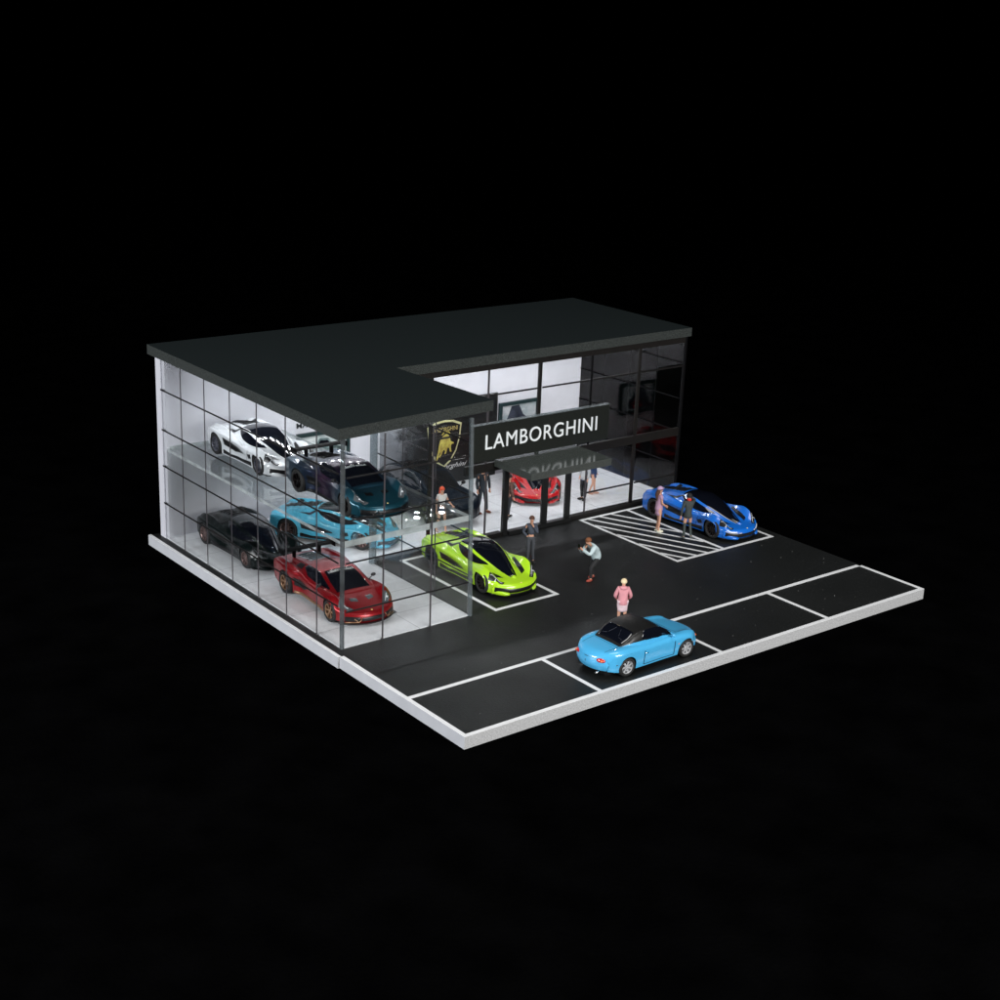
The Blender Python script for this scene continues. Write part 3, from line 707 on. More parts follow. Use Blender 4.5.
# ---- the wedge supercar with wide arches (two of them)
wedge = Shape(xf=2.36, xr=-2.32, rf=.10, rr=.12, edge=.10, k=.009, r=.05, bexp=2.2, cexp=1.0, crown=.035,
    w=curve([(-2.32, .96), (-1.9, 1.03), (-1.38, 1.07), (-.85, 1.03), (-.6, .95), (.4, .94), (.9, 1.0), (1.4, 1.05), (1.9, 1.0), (2.36, .88)]),
    deck=curve([(-2.32, .92), (-1.6, .93), (-.8, .88), (-.2, .78), (.5, .74), (1.0, .75), (1.3, .70), (1.8, .58), (2.36, .43)]),
    fz=curve([(-.4, .6), (.3, .75), (.9, .83), (1.35, .865), (1.75, .74), (2.1, .57), (2.36, .45)]), fy=curve([(-.4, .86), (1.35, .85), (2.36, .78)]), fk=.7,
    rz_=curve([(-2.32, .93), (-1.8, .98), (-1.3, .98), (-.8, .92), (-.2, .78), (.3, .6), (.8, .5)]), ry=curve([(-2.32, .80), (-1.3, .86), (.3, .9)]), rk=.5,
    x_c0=-2.2, x_c1=1.22,
    cb=curve([(-2.2, .50), (-1.5, .60), (-.8, .80), (-.2, .86), (.5, .84), (.9, .80), (1.22, .72)]),
    cr=curve([(-2.2, .40), (-1.5, .46), (-.8, .54), (-.1, .58), (.4, .60), (.9, .66), (1.22, .66)]),
    roof=curve([(-2.2, .94), (-1.6, 1.02), (-1.0, 1.11), (-.4, 1.17), (.05, 1.17), (.35, 1.10), (.8, .92), (1.22, .76)]),
    bowf=.36, bowr=.08, bx1=1.3, bx0=-1.7, sill=curve([(-2.32, .26), (-1.8, .18), (0, .15), (1.8, .15), (2.36, .15)]), xaf=1.38, xar=-1.36, Rf=.40, Rr=.41, wz=.36,
    tuck=.06, scoop=lambda x: .12*math.exp(-((x+.45)/.5)**2), zf=.14, zr=.24, fl=.03, flb=.03, rl=.0, rlb=.14,
    wrf=.35, wrr=.37, wwf=.27, wwr=.33, yf=.90, yr=.91)
def build_wedge():
    s = wedge; parts = []
    def P(name, b, mat, smooth=True):
        me = b.mesh(name, [MT[mat]], smooth); fixn(me); parts.append((name, me, mat)); return me
    bm_ = body_mesh(s, [MT['p_lime'], MT['blk']]); fixn(bm_); parts.append(('body', bm_, None))
    T_ = s.top
    xs = [1.16-.08*i for i in range(14)]
    b = B(); patch(b, T_, [(1.14, -.60), (.6, -.57), (.16, -.50)], [(1.14, .60), (.6, .57), (.16, .50)], 24, 26, .009); P('windscreen', b, 'blkgloss')
    for sg in (1, -1):
        up = [(.92, .70*sg), (.5, .655*sg), (.1, .60*sg), (-.3, .585*sg), (-.62, .60*sg)]
        lo = [(.92, .74*sg), (.5, .80*sg), (.1, .825*sg), (-.3, .82*sg), (-.70, .70*sg)]
        b = B(); patch(b, T_, up, lo, 26, 10, .010); P('side_window', b, 'blkgloss')
        b = B(); patch(b, T_, [(-.72, .62*sg), (-1.15, .58*sg)], [(-.75, .78*sg), (-1.30, .70*sg)], 10, 5, .012); P('shoulder_intake', b, 'blk')
        b = B(); patch(b, T_, [(1.52, .14*sg), (1.46, .40*sg)], [(1.74, .16*sg), (1.66, .42*sg)], 8, 6, .010); P('bonnet_vent', b, 'lamp_dk')
        b = B(); patch(b, T_, [(1.66, .80*sg), (1.86, .62*sg), (2.06, .50*sg)], [(1.92, .93*sg), (2.10, .86*sg), (2.20, .68*sg)], 14, 8, .010); P('headlight', b, 'lamp_dk')
        b = B(); patch(b, T_, [(1.80, .80*sg), (2.02, .62*sg)], [(1.84, .83*sg), (2.06, .65*sg)], 8, 3, .02); b.ell(tuple(s.top(1.96, .76*sg, .01)), (.05, .04, .03), 10, 6); P('headlight_strip', b, 'lamp')
        fs = lambda x, z, o, sg=sg: s.side(x, z, sg, o)
        b = B(); patch(b, fs, [(-.25, .50), (-.6, .66), (-.90, .72)], [(-.25, .46), (-.5, .34), (-.90, .42)], 14, 8, .010); P('side_intake', b, 'blk')
        b = B(); patch(b, fs, [(.95, .28), (.2, .26), (-.93, .26)], [(.95, .15), (.2, .14), (-.93, .15)], 24, 4, .03); P('side_skirt', b, 'blk')
        Fn = s.front
        b = B(); patch(b, Fn, [(.42*sg, .345), (.86*sg, .375)], [(.46*sg, .19), (.87*sg, .19)], 12, 6, .014); P('front_duct', b, 'blk')
        b = B(); b.tube([s.front(.40*sg, .33, .03), s.front(.50*sg, .19, .05), s.front(.86*sg, .18, .06)], .018, 6); b.tube([s.front(.50*sg, .19, .05), s.front(.62*sg, .30, .03)], .014, 6); P('lip_trim', b, 'rim_gold')
        b = B(); p = s.top(.72, .80*sg); b.tube([(p.x, p.y-.04*sg, p.z-.02), (p.x-.02, p.y+.10*sg, p.z+.08)], .016, 6); b.ell((p.x-.04, p.y+.17*sg, p.z+.12), (.05, .09, .055)); P('mirror', b, 'blk')
        b = B(); 
        for k in range(7): b.ell(tuple(s.top(1.75-.13*k, (.965 if k in (2, 3, 4) else .94)*sg, .0)), (.012, .012, .010), 6, 4)
    b = B(); patch(b, T_, [(-.85, -.40), (-1.95, -.36)], [(-.85, .40), (-1.95, .36)], 22, 12, .008)
    for k in range(5):
        x = -.95-.21*k; patch(b, T_, [(x, -.34), (x, .34)], [(x-.10, -.34), (x-.10, .34)], 8, 3, .035)
    P('engine_cover', b, 'lamp_dk')
    b = B(); patch(b, s.front, [(-.40, .33), (0, .34), (.40, .33)], [(-.44, .19), (0, .19), (.44, .19)], 24, 6, .012); P('front_grille', b, 'blk')
    b = B(); V = []; n = 24
    for i in range(n+1):
        y = -.98+1.96*i/n; p = s.front(min(.87, max(-.87, y)), .15)
        for q in ((.08, .145), (.08, .115), (-.12, .115), (-.12, .145)): V.append((p.x+q[0], y, q[1]))
    b.add(V, [(i*4+k, i*4+(k+1) % 4, (i+1)*4+(k+1) % 4, (i+1)*4+k) for i in range(n) for k in range(4)]+[(0, 1, 2, 3), (n*4+3, n*4+2, n*4+1, n*4)]); P('front_splitter', b, 'blk', False)
    b = B(); p = s.top(2.20, 0); b.ell((p.x, 0, p.z+.004), (.035, .03, .012)); P('nose_badge', b, 'gold')
    # tall rear wing
    b = B()
    for k in range(1):
        V = []; n = 12
        for i in range(n+1):
            y = -.92+1.84*i/n
            for dx, dz in ((.16, -.01), (.05, .028), (-.13, .03), (-.16, .012), (-.02, -.012)): V.append((-1.80+dx, y, 1.24+dz))
        b.add(V, [(i*5+k2, i*5+(k2+1) % 5, (i+1)*5+(k2+1) % 5, (i+1)*5+k2) for i in range(n) for k2 in range(5)]+[(0, 1, 2, 3, 4), tuple(n*5+q for q in (4, 3, 2, 1, 0))])
    for sg in (1, -1):
        b.box(-1.99, -1.60, sg*.92-.014, sg*.92+.014, 1.14, 1.31)
        b.prism([(-1.92, sg*.46-.016), (-1.72, sg*.46-.016), (-1.72, sg*.46+.016), (-1.92, sg*.46+.016)], .90, 1.235)
    P('rear_wing', b, 'matte_black', False)
    b = B(); patch(b, s.rear, [(-.85, .74), (.85, .74)], [(-.85, .34), (.85, .34)], 24, 6, .01); P('tail_panel', b, 'blk')
    for sg in (1, -1):
        b = B(); patch(b, s.rear, [(.45*sg, .78), (.85*sg, .80)], [(.45*sg, .72), (.85*sg, .73)], 10, 3, .016); P('tail_light', b, 'redlamp')
    return parts
# ---- the small roadster with hardtop
road = Shape(xf=1.98, xr=-1.98, rf=.30, rr=.26, edge=.17, k=.03, r=.15, bexp=2.3, cexp=.62, crown=.035,
    w=curve([(-1.98, .66), (-1.7, .78), (-1.15, .845), (-.5, .835), (.2, .825), (1.15, .845), (1.6, .79), (1.98, .66)]),
    deck=curve([(-1.98, .77), (-1.5, .84), (-1.0, .865), (-.2, .82), (.5, .83), (.9, .82), (1.4, .75), (1.98, .60)]),
    fz=curve([(0, .66), (.7, .78), (1.15, .815), (1.5, .77), (1.98, .62)]), fy=curve([(0, .66), (1.98, .62)]), fk=.5,
    rz_=curve([(-1.98, .76), (-1.3, .85), (-.9, .86), (-.3, .80), (.2, .66)]), ry=curve([(-1.98, .6), (.2, .66)]), rk=.5,
    x_c0=-1.22, x_c1=.84,
    cb=curve([(-1.22, .52), (-.9, .64), (-.5, .69), (0, .70), (.5, .69), (.84, .62)]),
    cr=curve([(-1.22, .48), (-.9, .52), (-.5, .55), (0, .56), (.3, .56), (.84, .56)]),
    roof=curve([(-1.22, .87), (-.95, 1.03), (-.72, 1.16), (-.35, 1.23), (0, 1.235), (.22, 1.20), (.45, 1.07), (.84, .84)]),
    bowf=.30, bowr=.26, bx1=1.2, bx0=-1.2, sill=curve([(-1.98, .24), (-1.5, .18), (0, .15), (1.5, .17), (1.98, .20)]), xaf=1.18, xar=-1.14, Rf=.335, Rr=.335, wz=.30,
    tuck=.06, scoop=lambda x: .012*math.exp(-(x/.7)**2), zf=.20, zr=.24, fl=.05, flb=.05, rl=.05, rlb=.05,
    wrf=.295, wrr=.295, wwf=.20, wwr=.20, yf=.735, yr=.735)
def build_road():
    s = road; parts = []
    def P(name, b, mat, smooth=True):
        me = b.mesh(name, [MT[mat]], smooth); fixn(me); parts.append((name, me, mat)); return me
    bm_ = body_mesh(s, [MT['p_miata'], MT['blk']], 120); fixn(bm_); parts.append(('body', bm_, None))
    T_ = s.top
    def rl(k, xs): return [(x, s.cb(x)*k) for x in xs]
    xs = [.24-.147*i for i in range(11)]
    b = B(); patch(b, T_, rl(-1.0, xs), rl(1.0, xs), 40, 80, .022); P('hardtop', b, 'hardtop')
    b = B(); patch(b, T_, [(.78, -.58), (.5, -.56), (.27, -.53)], [(.78, .58), (.5, .56), (.27, .53)], 16, 24, .014); P('windscreen', b, 'blkgloss')
    b = B(); patch(b, T_, [(-.66, -.50), (-.9, -.56), (-1.17, -.50)], [(-.66, .50), (-.9, .56), (-1.17, .50)], 16, 26, .034); P('rear_window', b, 'blkgloss')
    for sg in (1, -1):
        b = B()
        # interior seen in the rear glass: seat tops as pale shapes on the pane
        patch(b, T_, [(-.76, .06*sg), (-1.02, .22*sg)], [(-.76, .085*sg), (-1.0, .245*sg)], 8, 2, .038); patch(b, T_, [(-1.02, .22*sg), (-1.06, .44*sg)], [(-1.0, .22*sg), (-1.04, .44*sg)], 8, 2, .038); P('seat_back', b, 'seat')
        up = [(.48, .60*sg), (.2, .585*sg), (-.1, .575*sg), (-.42, .575*sg)]
        lo = [(.72, .675*sg), (.3, .692*sg), (-.1, .695*sg), (-.56, .68*sg)]
        b = B(); patch(b, T_, up, lo, 22, 10, .032); P('side_window', b, 'blkgloss')
        fs = lambda x, z, o, sg=sg: s.side(x, z, sg, o)
        b = B()
        for x in (.66, -.52): patch(b, fs, [(x, .68), (x, .22)], [(x+.022, .68), (x+.022, .22)], 24, 1, .014)
        patch(b, fs, [(.68, .235), (-.50, .235)], [(.68, .213), (-.50, .213)], 12, 1, .014)
        P('door_gap', b, 'gap')
        b = B(); patch(b, fs, [(-.36, .60), (-.48, .60)], [(-.36, .56), (-.48, .56)], 6, 3, .016); P('door_handle', b, 'silver')
        b = B(); patch(b, fs, [(.86, .56), (.80, .56)], [(.86, .52), (.80, .52)], 4, 3, .012); P('side_marker', b, 'orange')
        b = B(); patch(b, fs, [(-1.62, .46), (-1.72, .46)], [(-1.62, .42), (-1.72, .42)], 4, 3, .012); P('side_marker', b, 'blk')
        b = B(); p = s.top(.56, .74*sg); b.tube([(p.x, p.y-.02*sg, p.z-.04), (p.x, p.y+.08*sg, p.z+.06)], .016, 6); b.ell((p.x-.02, p.y+.13*sg, p.z+.09), (.045, .08, .055)); P('mirror', b, 'p_miata')
        p = s.rear(.47*sg, .56)
        b = B(); b.ell((p.x+.035, .45*sg, .57), (.075, .15, .078), 18, 12, rot=Matrix.Rotation(-.35*sg, 3, 'Z')); tl = P('tail_light', b, 'redlamp')
        b = B(); b.ell((p.x+.02, .51*sg, .57), (.070, .055, .045), 14, 8, rot=Matrix.Rotation(-.35*sg, 3, 'Z')); P('indicator_light', b, 'orange')
        p = s.front(.46*sg, .50); b = B(); b.ell((p.x-.03, .46*sg, .47), (.05, .09, .035)); P('front_light', b, 'orange')
        b = B(); patch(b, T_, [(1.46, .42*sg), (1.44, .64*sg)], [(1.64, .42*sg), (1.62, .62*sg)], 8, 6, .006); P('lamp_cover', b, 'p_miata')
    b = B(); patch(b, s.rear, [(-.09, .62), (.09, .62)], [(-.09, .595), (.09, .595)], 8, 2, .012); P('lock_trim', b, 'blk')
    b = B(); patch(b, s.rear, [(-.012, .52), (.012, .52)], [(-.012, .42), (.012, .42)], 4, 4, .008); P('plate_recess', b, 'gap')
    b = B(); patch(b, s.front, [(-.42, .36), (.42, .36)], [(-.34, .24), (.34, .24)], 14, 5, .012); P('front_intake', b, 'blk')
    b = B()
    patch(b, T_, [(-1.26, -.50), (-1.26, .50)], [(-1.272, -.50), (-1.272, .50)], 20, 1, .004)
    for sg in (1, -1): patch(b, T_, [(-1.27, .50*sg), (-1.80, .46*sg)], [(-1.27, .512*sg), (-1.80, .472*sg)], 12, 1, .004)
    for sg in (1, -1): patch(b, T_, [(.92, .62*sg), (1.85, .50*sg)], [(.92, .632*sg), (1.85, .512*sg)], 16, 1, .004)
    patch(b, T_, [(.90, -.62), (.90, .62)], [(.912, -.62), (.912, .62)], 20, 1, .004)
    P('panel_gap', b, 'gap')
    b = B(); b.tube([(-2.0, -.42, .20), (-1.80, -.42, .20)], .03, 8); P('exhaust', b, 'silver')
    return parts
MT['hardtop'] = M('satin_black_hardtop', (.008, .008, .008), .38)
MT['seat'] = M('pale_seat', (.16, .17, .2), .4)
MT['gap'] = M('panel_gap_line', (.015, .07, .12), .6)
suv = Shape(xf=2.50, xr=-2.50, rf=.25, rr=.25, edge=.18, k=.025, r=.12, bexp=2.3, cexp=.7, crown=.03,
    w=curve([(-2.5, .86), (-2.1, .97), (-1.5, 1.01), (0, .97), (1.5, 1.01), (2.1, .96), (2.5, .84)]),
    deck=curve([(-2.5, 1.02), (-1.5, 1.06), (0, 1.02), (.9, 1.02), (1.6, .98), (2.1, .92), (2.5, .80)]),
    fz=curve([(0, .9), (1.0, 1.0), (1.5, 1.02), (2.1, .93), (2.5, .80)]), fy=lambda x: .8, fk=.5,
    rz_=curve([(-2.5, 1.0), (-1.5, 1.07), (-.5, 1.0), (.3, .8)]), ry=lambda x: .82, rk=.5, x_c0=-2.4, x_c1=1.20,
    cb=curve([(-2.4, .62), (-1.5, .80), (0, .86), (.8, .84), (1.2, .78)]), cr=curve([(-2.4, .52), (-1.5, .58), (0, .64), (.8, .68), (1.2, .70)]),
    roof=curve([(-2.4, 1.08), (-1.9, 1.36), (-1.3, 1.56), (-.5, 1.65), (.1, 1.64), (.5, 1.50), (1.2, 1.04)]),
    bowf=.30, bowr=.15, bx1=1.6, bx0=-1.8, sill=curve([(-2.5, .34), (-1.9, .26), (0, .24), (1.9, .26), (2.5, .26)]), xaf=1.50, xar=-1.50, Rf=.46, Rr=.46, wz=.42,
    tuck=.05, scoop=lambda x: .05*math.exp(-(x/.8)**2), zf=.26, zr=.34, fl=.04, flb=.05, rl=.03, rlb=.08,
    wrf=.41, wrr=.41, wwf=.27, wwr=.29, yf=.85, yr=.85)
def build_suv():
    s = suv; parts = []
    def P(name, b, mat, smooth=True):
        me = b.mesh(name, [MT[mat]], smooth); fixn(me); parts.append((name, me, mat)); return me
    bm_ = body_mesh(s, [MT['p_navy'], MT['blk']]); fixn(bm_); parts.append(('body', bm_, None)); T_ = s.top
    b = B(); patch(b, T_, [(1.12, -.70), (.8, -.66), (.36, -.60)], [(1.12, .70), (.8, .66), (.36, .60)], 20, 26, .010); P('windscreen', b, 'matte_black')
    b = B(); patch(b, T_, [(.25, -.60), (-1.3, -.54)], [(.25, .60), (-1.3, .54)], 24, 22, .009); P('roof_panel', b, 'matte_black')
    for sg in (1, -1):
        up = [(.62, .71*sg), (.2, .685*sg), (-.8, .665*sg), (-1.7, .63*sg)]; lo = [(.92, .81*sg), (.2, .845*sg), (-.8, .83*sg), (-1.9, .74*sg)]
        b = B(); patch(b, T_, up, lo, 30, 8, .010); P('side_window', b, 'blkgloss')
        b = B(); patch(b, T_, [(2.06, .50*sg), (2.0, .80*sg)], [(2.30, .50*sg), (2.20, .78*sg)], 10, 6, .010); P('headlight', b, 'lamp_dk')
        b = B(); patch(b, s.front, [(.50*sg, .62), (.80*sg, .66)], [(.52*sg, .36), (.80*sg, .36)], 10, 6, .012); P('front_duct', b, 'blk')
        b = B(); p = T_(.95, .84*sg); b.tube([(p.x, p.y-.03*sg, p.z-.02), (p.x-.02, p.y+.12*sg, p.z+.08)], .018, 6); b.ell((p.x-.03, p.y+.18*sg, p.z+.12), (.06, .10, .07)); P('mirror', b, 'blk')
        fs = lambda x, z, o, sg=sg: s.side(x, z, sg, o)
        b = B(); patch(b, fs, [(1.0, .40), (-1.0, .40)], [(1.0, .26), (-1.0, .26)], 24, 4, .02); P('side_skirt', b, 'blk')
    b = B(); patch(b, s.front, [(-.46, .66), (0, .67), (.46, .66)], [(-.46, .32), (0, .32), (.46, .32)], 20, 6, .012); P('front_grille', b, 'blk')
    return parts
protos = {}
def car(kind, name, x, y, z, head, body, rim, label, cat, group=None, over=None, skip=(), spokes=(10, 0)):
    s, bf = {'hyper': (hyper, build_hyper), 'wedge': (wedge, build_wedge), 'road': (road, build_road), 'suv': (suv, build_suv)}[kind]
    if kind not in protos: protos[kind] = bf()
    root = thing(name, (x, y, z), head, label, cat, group)
    over = over or {}
    for nm, me, mat in protos[kind]:
        if nm in skip: continue
        o = bpy.data.objects.new(nm, me); C.objects.link(o); o.parent = root
        if mat is None: o.material_slots[0].link = 'OBJECT'; o.material_slots[0].material = MT[body]
        elif nm == 'front_lip': o.material_slots[0].link = 'OBJECT'; o.material_slots[0].material = MT[body]
        elif nm in over: o.material_slots[0].link = 'OBJECT'; o.material_slots[0].material = MT[over[nm]]
    under(root, s)
    add_wheels(root, s, kind, spokes[0], spokes[1], MT[rim])
    if kind == 'road': root.scale = (1.03, 1, .95)
    return root
R = math.radians
GH = 'low angular model supercars on show'
D = -90
zz = .012
car('hyper', 'supercar', 7.43, 9.12, zz, R(D-1), 'p_lime', 'rim_dark', 'lime green model supercar with black canopy parked in the bay beside the glass wing', 'model car', GH, over={'nose_trim': 'p_lime'})
car('hyper', 'supercar', 17.60, 8.92, zz, R(D+3), 'p_blue', 'rim_dark', 'royal blue model supercar parked in the hatched bay at the right', 'model car', GH, over={'nose_trim': 'white_pl'})
car('hyper', 'supercar', 5.36, 14.75, .032, R(D+33), 'p_sky', 'rim_pink', 'light blue model supercar turned askew on the white floor under the upper deck', 'model car', GH, over={'nose_trim': 'p_sky'})
car('hyper', 'supercar', 2.12, 15.05, .032, R(D), 'p_black', 'rim_pink', 'glossy black model supercar on the ground floor behind the red one', 'model car', GH, over={'nose_trim': 'blk', 'headlight_strip': 'lamp_dk'})
car('hyper', 'supercar', 2.42, 14.65, 3.302, R(D), 'p_white', 'rim_steel', 'white model supercar with black roof on the clear upper deck', 'model car', GH, over={'nose_trim': 'white_pl'})
car('hyper', 'supercar', 14.85, 15.5, .032, R(-124), 'p_red', 'rim_steel', 'bright red model supercar seen through the entrance door', 'model car', GH, over={'nose_trim': 'p_red'})
car('suv', 'sport_utility_car', 9.78, 15.5, .032, R(D), 'p_navy', 'rim_dark', 'tall dark navy model car inside the hall behind the red-haired figure', 'model car')
GW = 'wide-arched model supercars with tall rear wings'
rc = car('wedge', 'supercar', 2.14, 9.66, .032, R(D-2), 'p_candy', 'rim_gold', 'candy red model supercar with bronze wheels and black rear wing on the ground floor', 'model car', GW, over={'side_skirt': 'rim_gold'}, spokes=(6, 1))
tc = car('wedge', 'supercar', 2.66, 9.72, 3.302, R(D-1), 'p_shift', 'rim_dark', 'colour-shifting teal and purple model supercar at the front of the upper deck', 'model car', GW, over={'lip_trim': 'blk', 'bonnet_vent': 'blk', 'engine_cover': 'matte_black'}, spokes=(6, 1))
car('road', 'roadster', 7.22, 1.24, zz, R(1), 'p_miata', 'rim_silver', 'small sky blue model roadster with black hardtop in the front parking row', 'model car', spokes=(7, 0))
# banner lettering on the two windscreens
def banner(root, txt, mat):
    V, F = text_mesh(txt, .075, .84, .004); VV = []
    for v in V:
        x = .26+(.075-v[1])*1.0; y = -(.42-v[0])
        p = wedge.top(x, y); VV.append((p.x, p.y, p.z+.018+v[2]))
    o = mesh_from('windscreen_lettering', VV, F, [MT[mat]]); link('windscreen_lettering', o, root)
banner(rc, 'LIBERTY WALK', 'white_pl'); banner(tc, 'LIBERTY WALK', 'lamp')

# ------------------------------------------------------------------ people
def skin_mesh(name, pts, edges, rad, mats, root=0, sub=2):
    me = bpy.data.meshes.new(name); me.from_pydata([tuple(p) for p in pts], edges, [])
    o = bpy.data.objects.new('tmp', me); C.objects.link(o)
    o.modifiers.new('s', 'SKIN'); sm = o.modifiers.new('u', 'SUBSURF'); sm.levels = sub; sm.render_levels = sub
    sv = me.skin_vertices[0].data
    for i, r in enumerate(rad):
        sv[i].radius = r if isinstance(r, tuple) else (r, r); sv[i].use_root = (i == root)
    dg = bpy.context.evaluated_depsgraph_get(); ev = o.evaluated_get(dg)
    out = bpy.data.meshes.new_from_object(ev); out.name = name
    C.objects.unlink(o); bpy.data.objects.remove(o); bpy.data.meshes.remove(me)
    out.transform(Matrix.Scale(S, 4)); out.materials.clear()
    for m in mats: out.materials.append(m)
    out.polygons.foreach_set('use_smooth', [True]*len(out.polygons)); out.update(); return out
def cmat(name, col, var=.12): return M(name, col, .75, var=var, nscale=7)
BASE = dict(pelvis=(0, 0, .92), spine=(0, 0, 1.10), chest=(.0, 0, 1.30), neck=(0, 0, 1.44), jaw=(.02, 0, 1.52), head=(.015, 0, 1.59), crown=(.0, 0, 1.655))
for sg, q in ((1, 'l'), (-1, 'r')):
    BASE.update({'sh'+q: (0, .165*sg, 1.38), 'el'+q: (-.03, .215*sg, 1.11), 'wr'+q: (.05, .22*sg, .87), 'hip'+q: (0, .085*sg, .88), 'kn'+q: (.02, .095*sg, .49), 'an'+q: (-.01, .10*sg, .08), 'to'+q: (.14, .115*sg, .035)})
def loft_rings(b, rings, seg=18, mi=0, caps=True):
    """rings: (centre, rx, ry) stacked; closed body of cloth"""
    V = []; F = []; n = len(rings)
    for c, rx, ry in rings:
        for k in range(seg):
            a = 2*PI*k/seg; wv = 1+.04*math.sin(3*a+c[2]*20); V.append((c[0]+rx*math.cos(a)*wv, c[1]+ry*math.sin(a)*wv, c[2]))
    for i in range(n-1):
        for k in range(seg): F.append((i*seg+k, i*seg+(k+1) % seg, (i+1)*seg+(k+1) % seg, (i+1)*seg+k))
    if caps: F += [tuple(range(seg))[::-1], tuple(range((n-1)*seg, n*seg))]
    return b.add(V, F, mi)
def person(loc, face, label, pose={}, lean=0, h=1.7, top=None, sleeve='wr', legs=None, leglen='an', skirt=None, shoes=(.02, .02, .02), hair=(.1, .05, .03), hairlong=0, hairkind='short',
           cap=None, scarf=None, bulk=1.0, fem=True, sock=None, hood=None, bare_waist=False, group='model people around the cars'):
    J = {k: Vector(v) for k, v in BASE.items()}
    if fem:
        for q in 'lr': J['sh'+q].y *= .88; J['el'+q].y *= .92
    if lean:
        Rm = Matrix.Rotation(lean, 3, 'Y'); pv = J['pelvis'].copy()
        for k in J:
            if k[:2] in ('sp', 'ch', 'ne', 'ja', 'he', 'cr', 'sh', 'el', 'wr'): J[k] = pv+Rm @ (J[k]-pv)
    for k, v in pose.items(): J[k] = Vector(v)
    root = thing('person', loc, face, label, 'person', group); root.scale = (h/1.7,)*3
    f = .9 if fem else 1.0
    names = ['pelvis', 'spine', 'chest', 'neck', 'jaw', 'head', 'crown']; tk = .80 if top else 1; rad = [(.108*f, .092), (.090*f, .080*f), (.125*f*tk, .10*f*tk), .05, .062, .088, .062]
    pts = [J[n] for n in names]; ed = [(i, i+1) for i in range(6)]
    hd = (J['crown']-J['jaw']).normalized(); fwd = Vector((1, 0, 0)); fwd = (fwd-hd*fwd.dot(hd)).normalized()
    if 'look' in pose: fwd = Vector(pose['look']); fwd = (fwd-hd*fwd.dot(hd)).normalized()
    def add(par, p, r): pts.append(Vector(p)); rad.append(r); ed.append((par, len(pts)-1)); return len(pts)-1
    add(5, J['head']+fwd*.098-hd*.012, .014)                    # nose
    for q, sg in (('l', 1), ('r', -1)):
        a = add(2, J['sh'+q], .055*f*(.85 if top else 1)); e = add(a, J['el'+q], .040*f); wv = add(e, J['wr'+q], .028*f)
        d = (J['wr'+q]-J['el'+q]).normalized(); side = d.orthogonal().normalized(); 
        pl = add(wv, J['wr'+q]+d*.07, (.034, .018)); up = d.cross(side)
        for k in range(4):
            o_ = side*((k-1.5)*.019); L = (.062, .072, .068, .052)[k]
            g = add(pl, J['wr'+q]+d*(.10)+o_, .0095); add(g, J['wr'+q]+d*(.10+L*.6)+o_+up*.02*sg, .0085)
        th = add(pl, J['wr'+q]+d*.06+side*.04, .011); add(th, J['wr'+q]+d*.10+side*.05+up*.01, .009)
        hp = add(0, J['hip'+q], .085); kn = add(hp, J['kn'+q], .055*f); an = add(kn, J['an'+q], .036*f); t_ = add(an, J['to'+q], (.036, .028))
    me = skin_mesh('body', pts, ed, rad, [MT['skin']]); link('body', me, root)
    # face
    lat = hd.cross(fwd).normalized(); b = B()
    for sg in (1, -1): 
        b = B(); b.ell(J['head']+fwd*.078+lat*.032*sg+hd*.008, (.012, .012, .008), 8, 5); b.build('eye', MT['blk'], root)
    b = B(); b.ell(J['head']+fwd*.082-hd*.045, (.009, .02, .006), 8, 5); b.build('mouth', MT['lipcol'], root)
    # hair
    b = B(); c = J['head']-fwd*.016+hd*.018
    rt = Matrix((fwd, lat, hd)).transposed()
    b.ell(c, (.108, .100, .112), 16, 12, zmin=-.15, rot=rt)
    if hairlong:
        pth = [J['head']-fwd*.05, J['jaw']-fwd*.10, J['neck']-fwd*.12-hd*.02, J['neck']-fwd*.12-hd*hairlong]
        mh = skin_mesh('h', pth, [(0, 1), (1, 2), (2, 3)], [.09, .085, .08, .045], [hair]); o = link('hair', mh, root)
    if hairkind == 'bun': b.ell(J['crown']-fwd*.03+hd*.05, (.05, .05, .045))
    b.build('hair', hair, root, True)
    if cap:
        b = B(); b.ell(c+hd*.012, (.116, .108, .112), 16, 12, zmin=.05, rot=rt)
        p0 = c+hd*.02+fwd*.09; n = 8; V = []
        for i in range(n+1):
            a = -.9+1.8*i/n; q = p0+fwd*(.075*math.cos(a))+lat*(.085*math.sin(a)); r_ = c+hd*.02+fwd*.085*math.cos(a)+lat*.10*math.sin(a)
            V += [q, r_, q+hd*.012, r_+hd*.012]
        b.add(V, [(i*4+x, i*4+y, i*4+4+y, i*4+4+x) for i in range(n) for x, y in ((0, 1), (3, 2), (2, 0), (1, 3))]); b.build('cap', cap, root, True)
    if scarf:
        b = B(); b.ell(J['neck']+hd*.045, (.085, .085, .06), 14, 8); b.build('scarf', scarf, root, True)
    if hood:
        b = B(); b.ell(J['neck']-fwd*.06-hd*.01, (.095, .13, .07), 14, 8); b.build('hood', top, root, True)
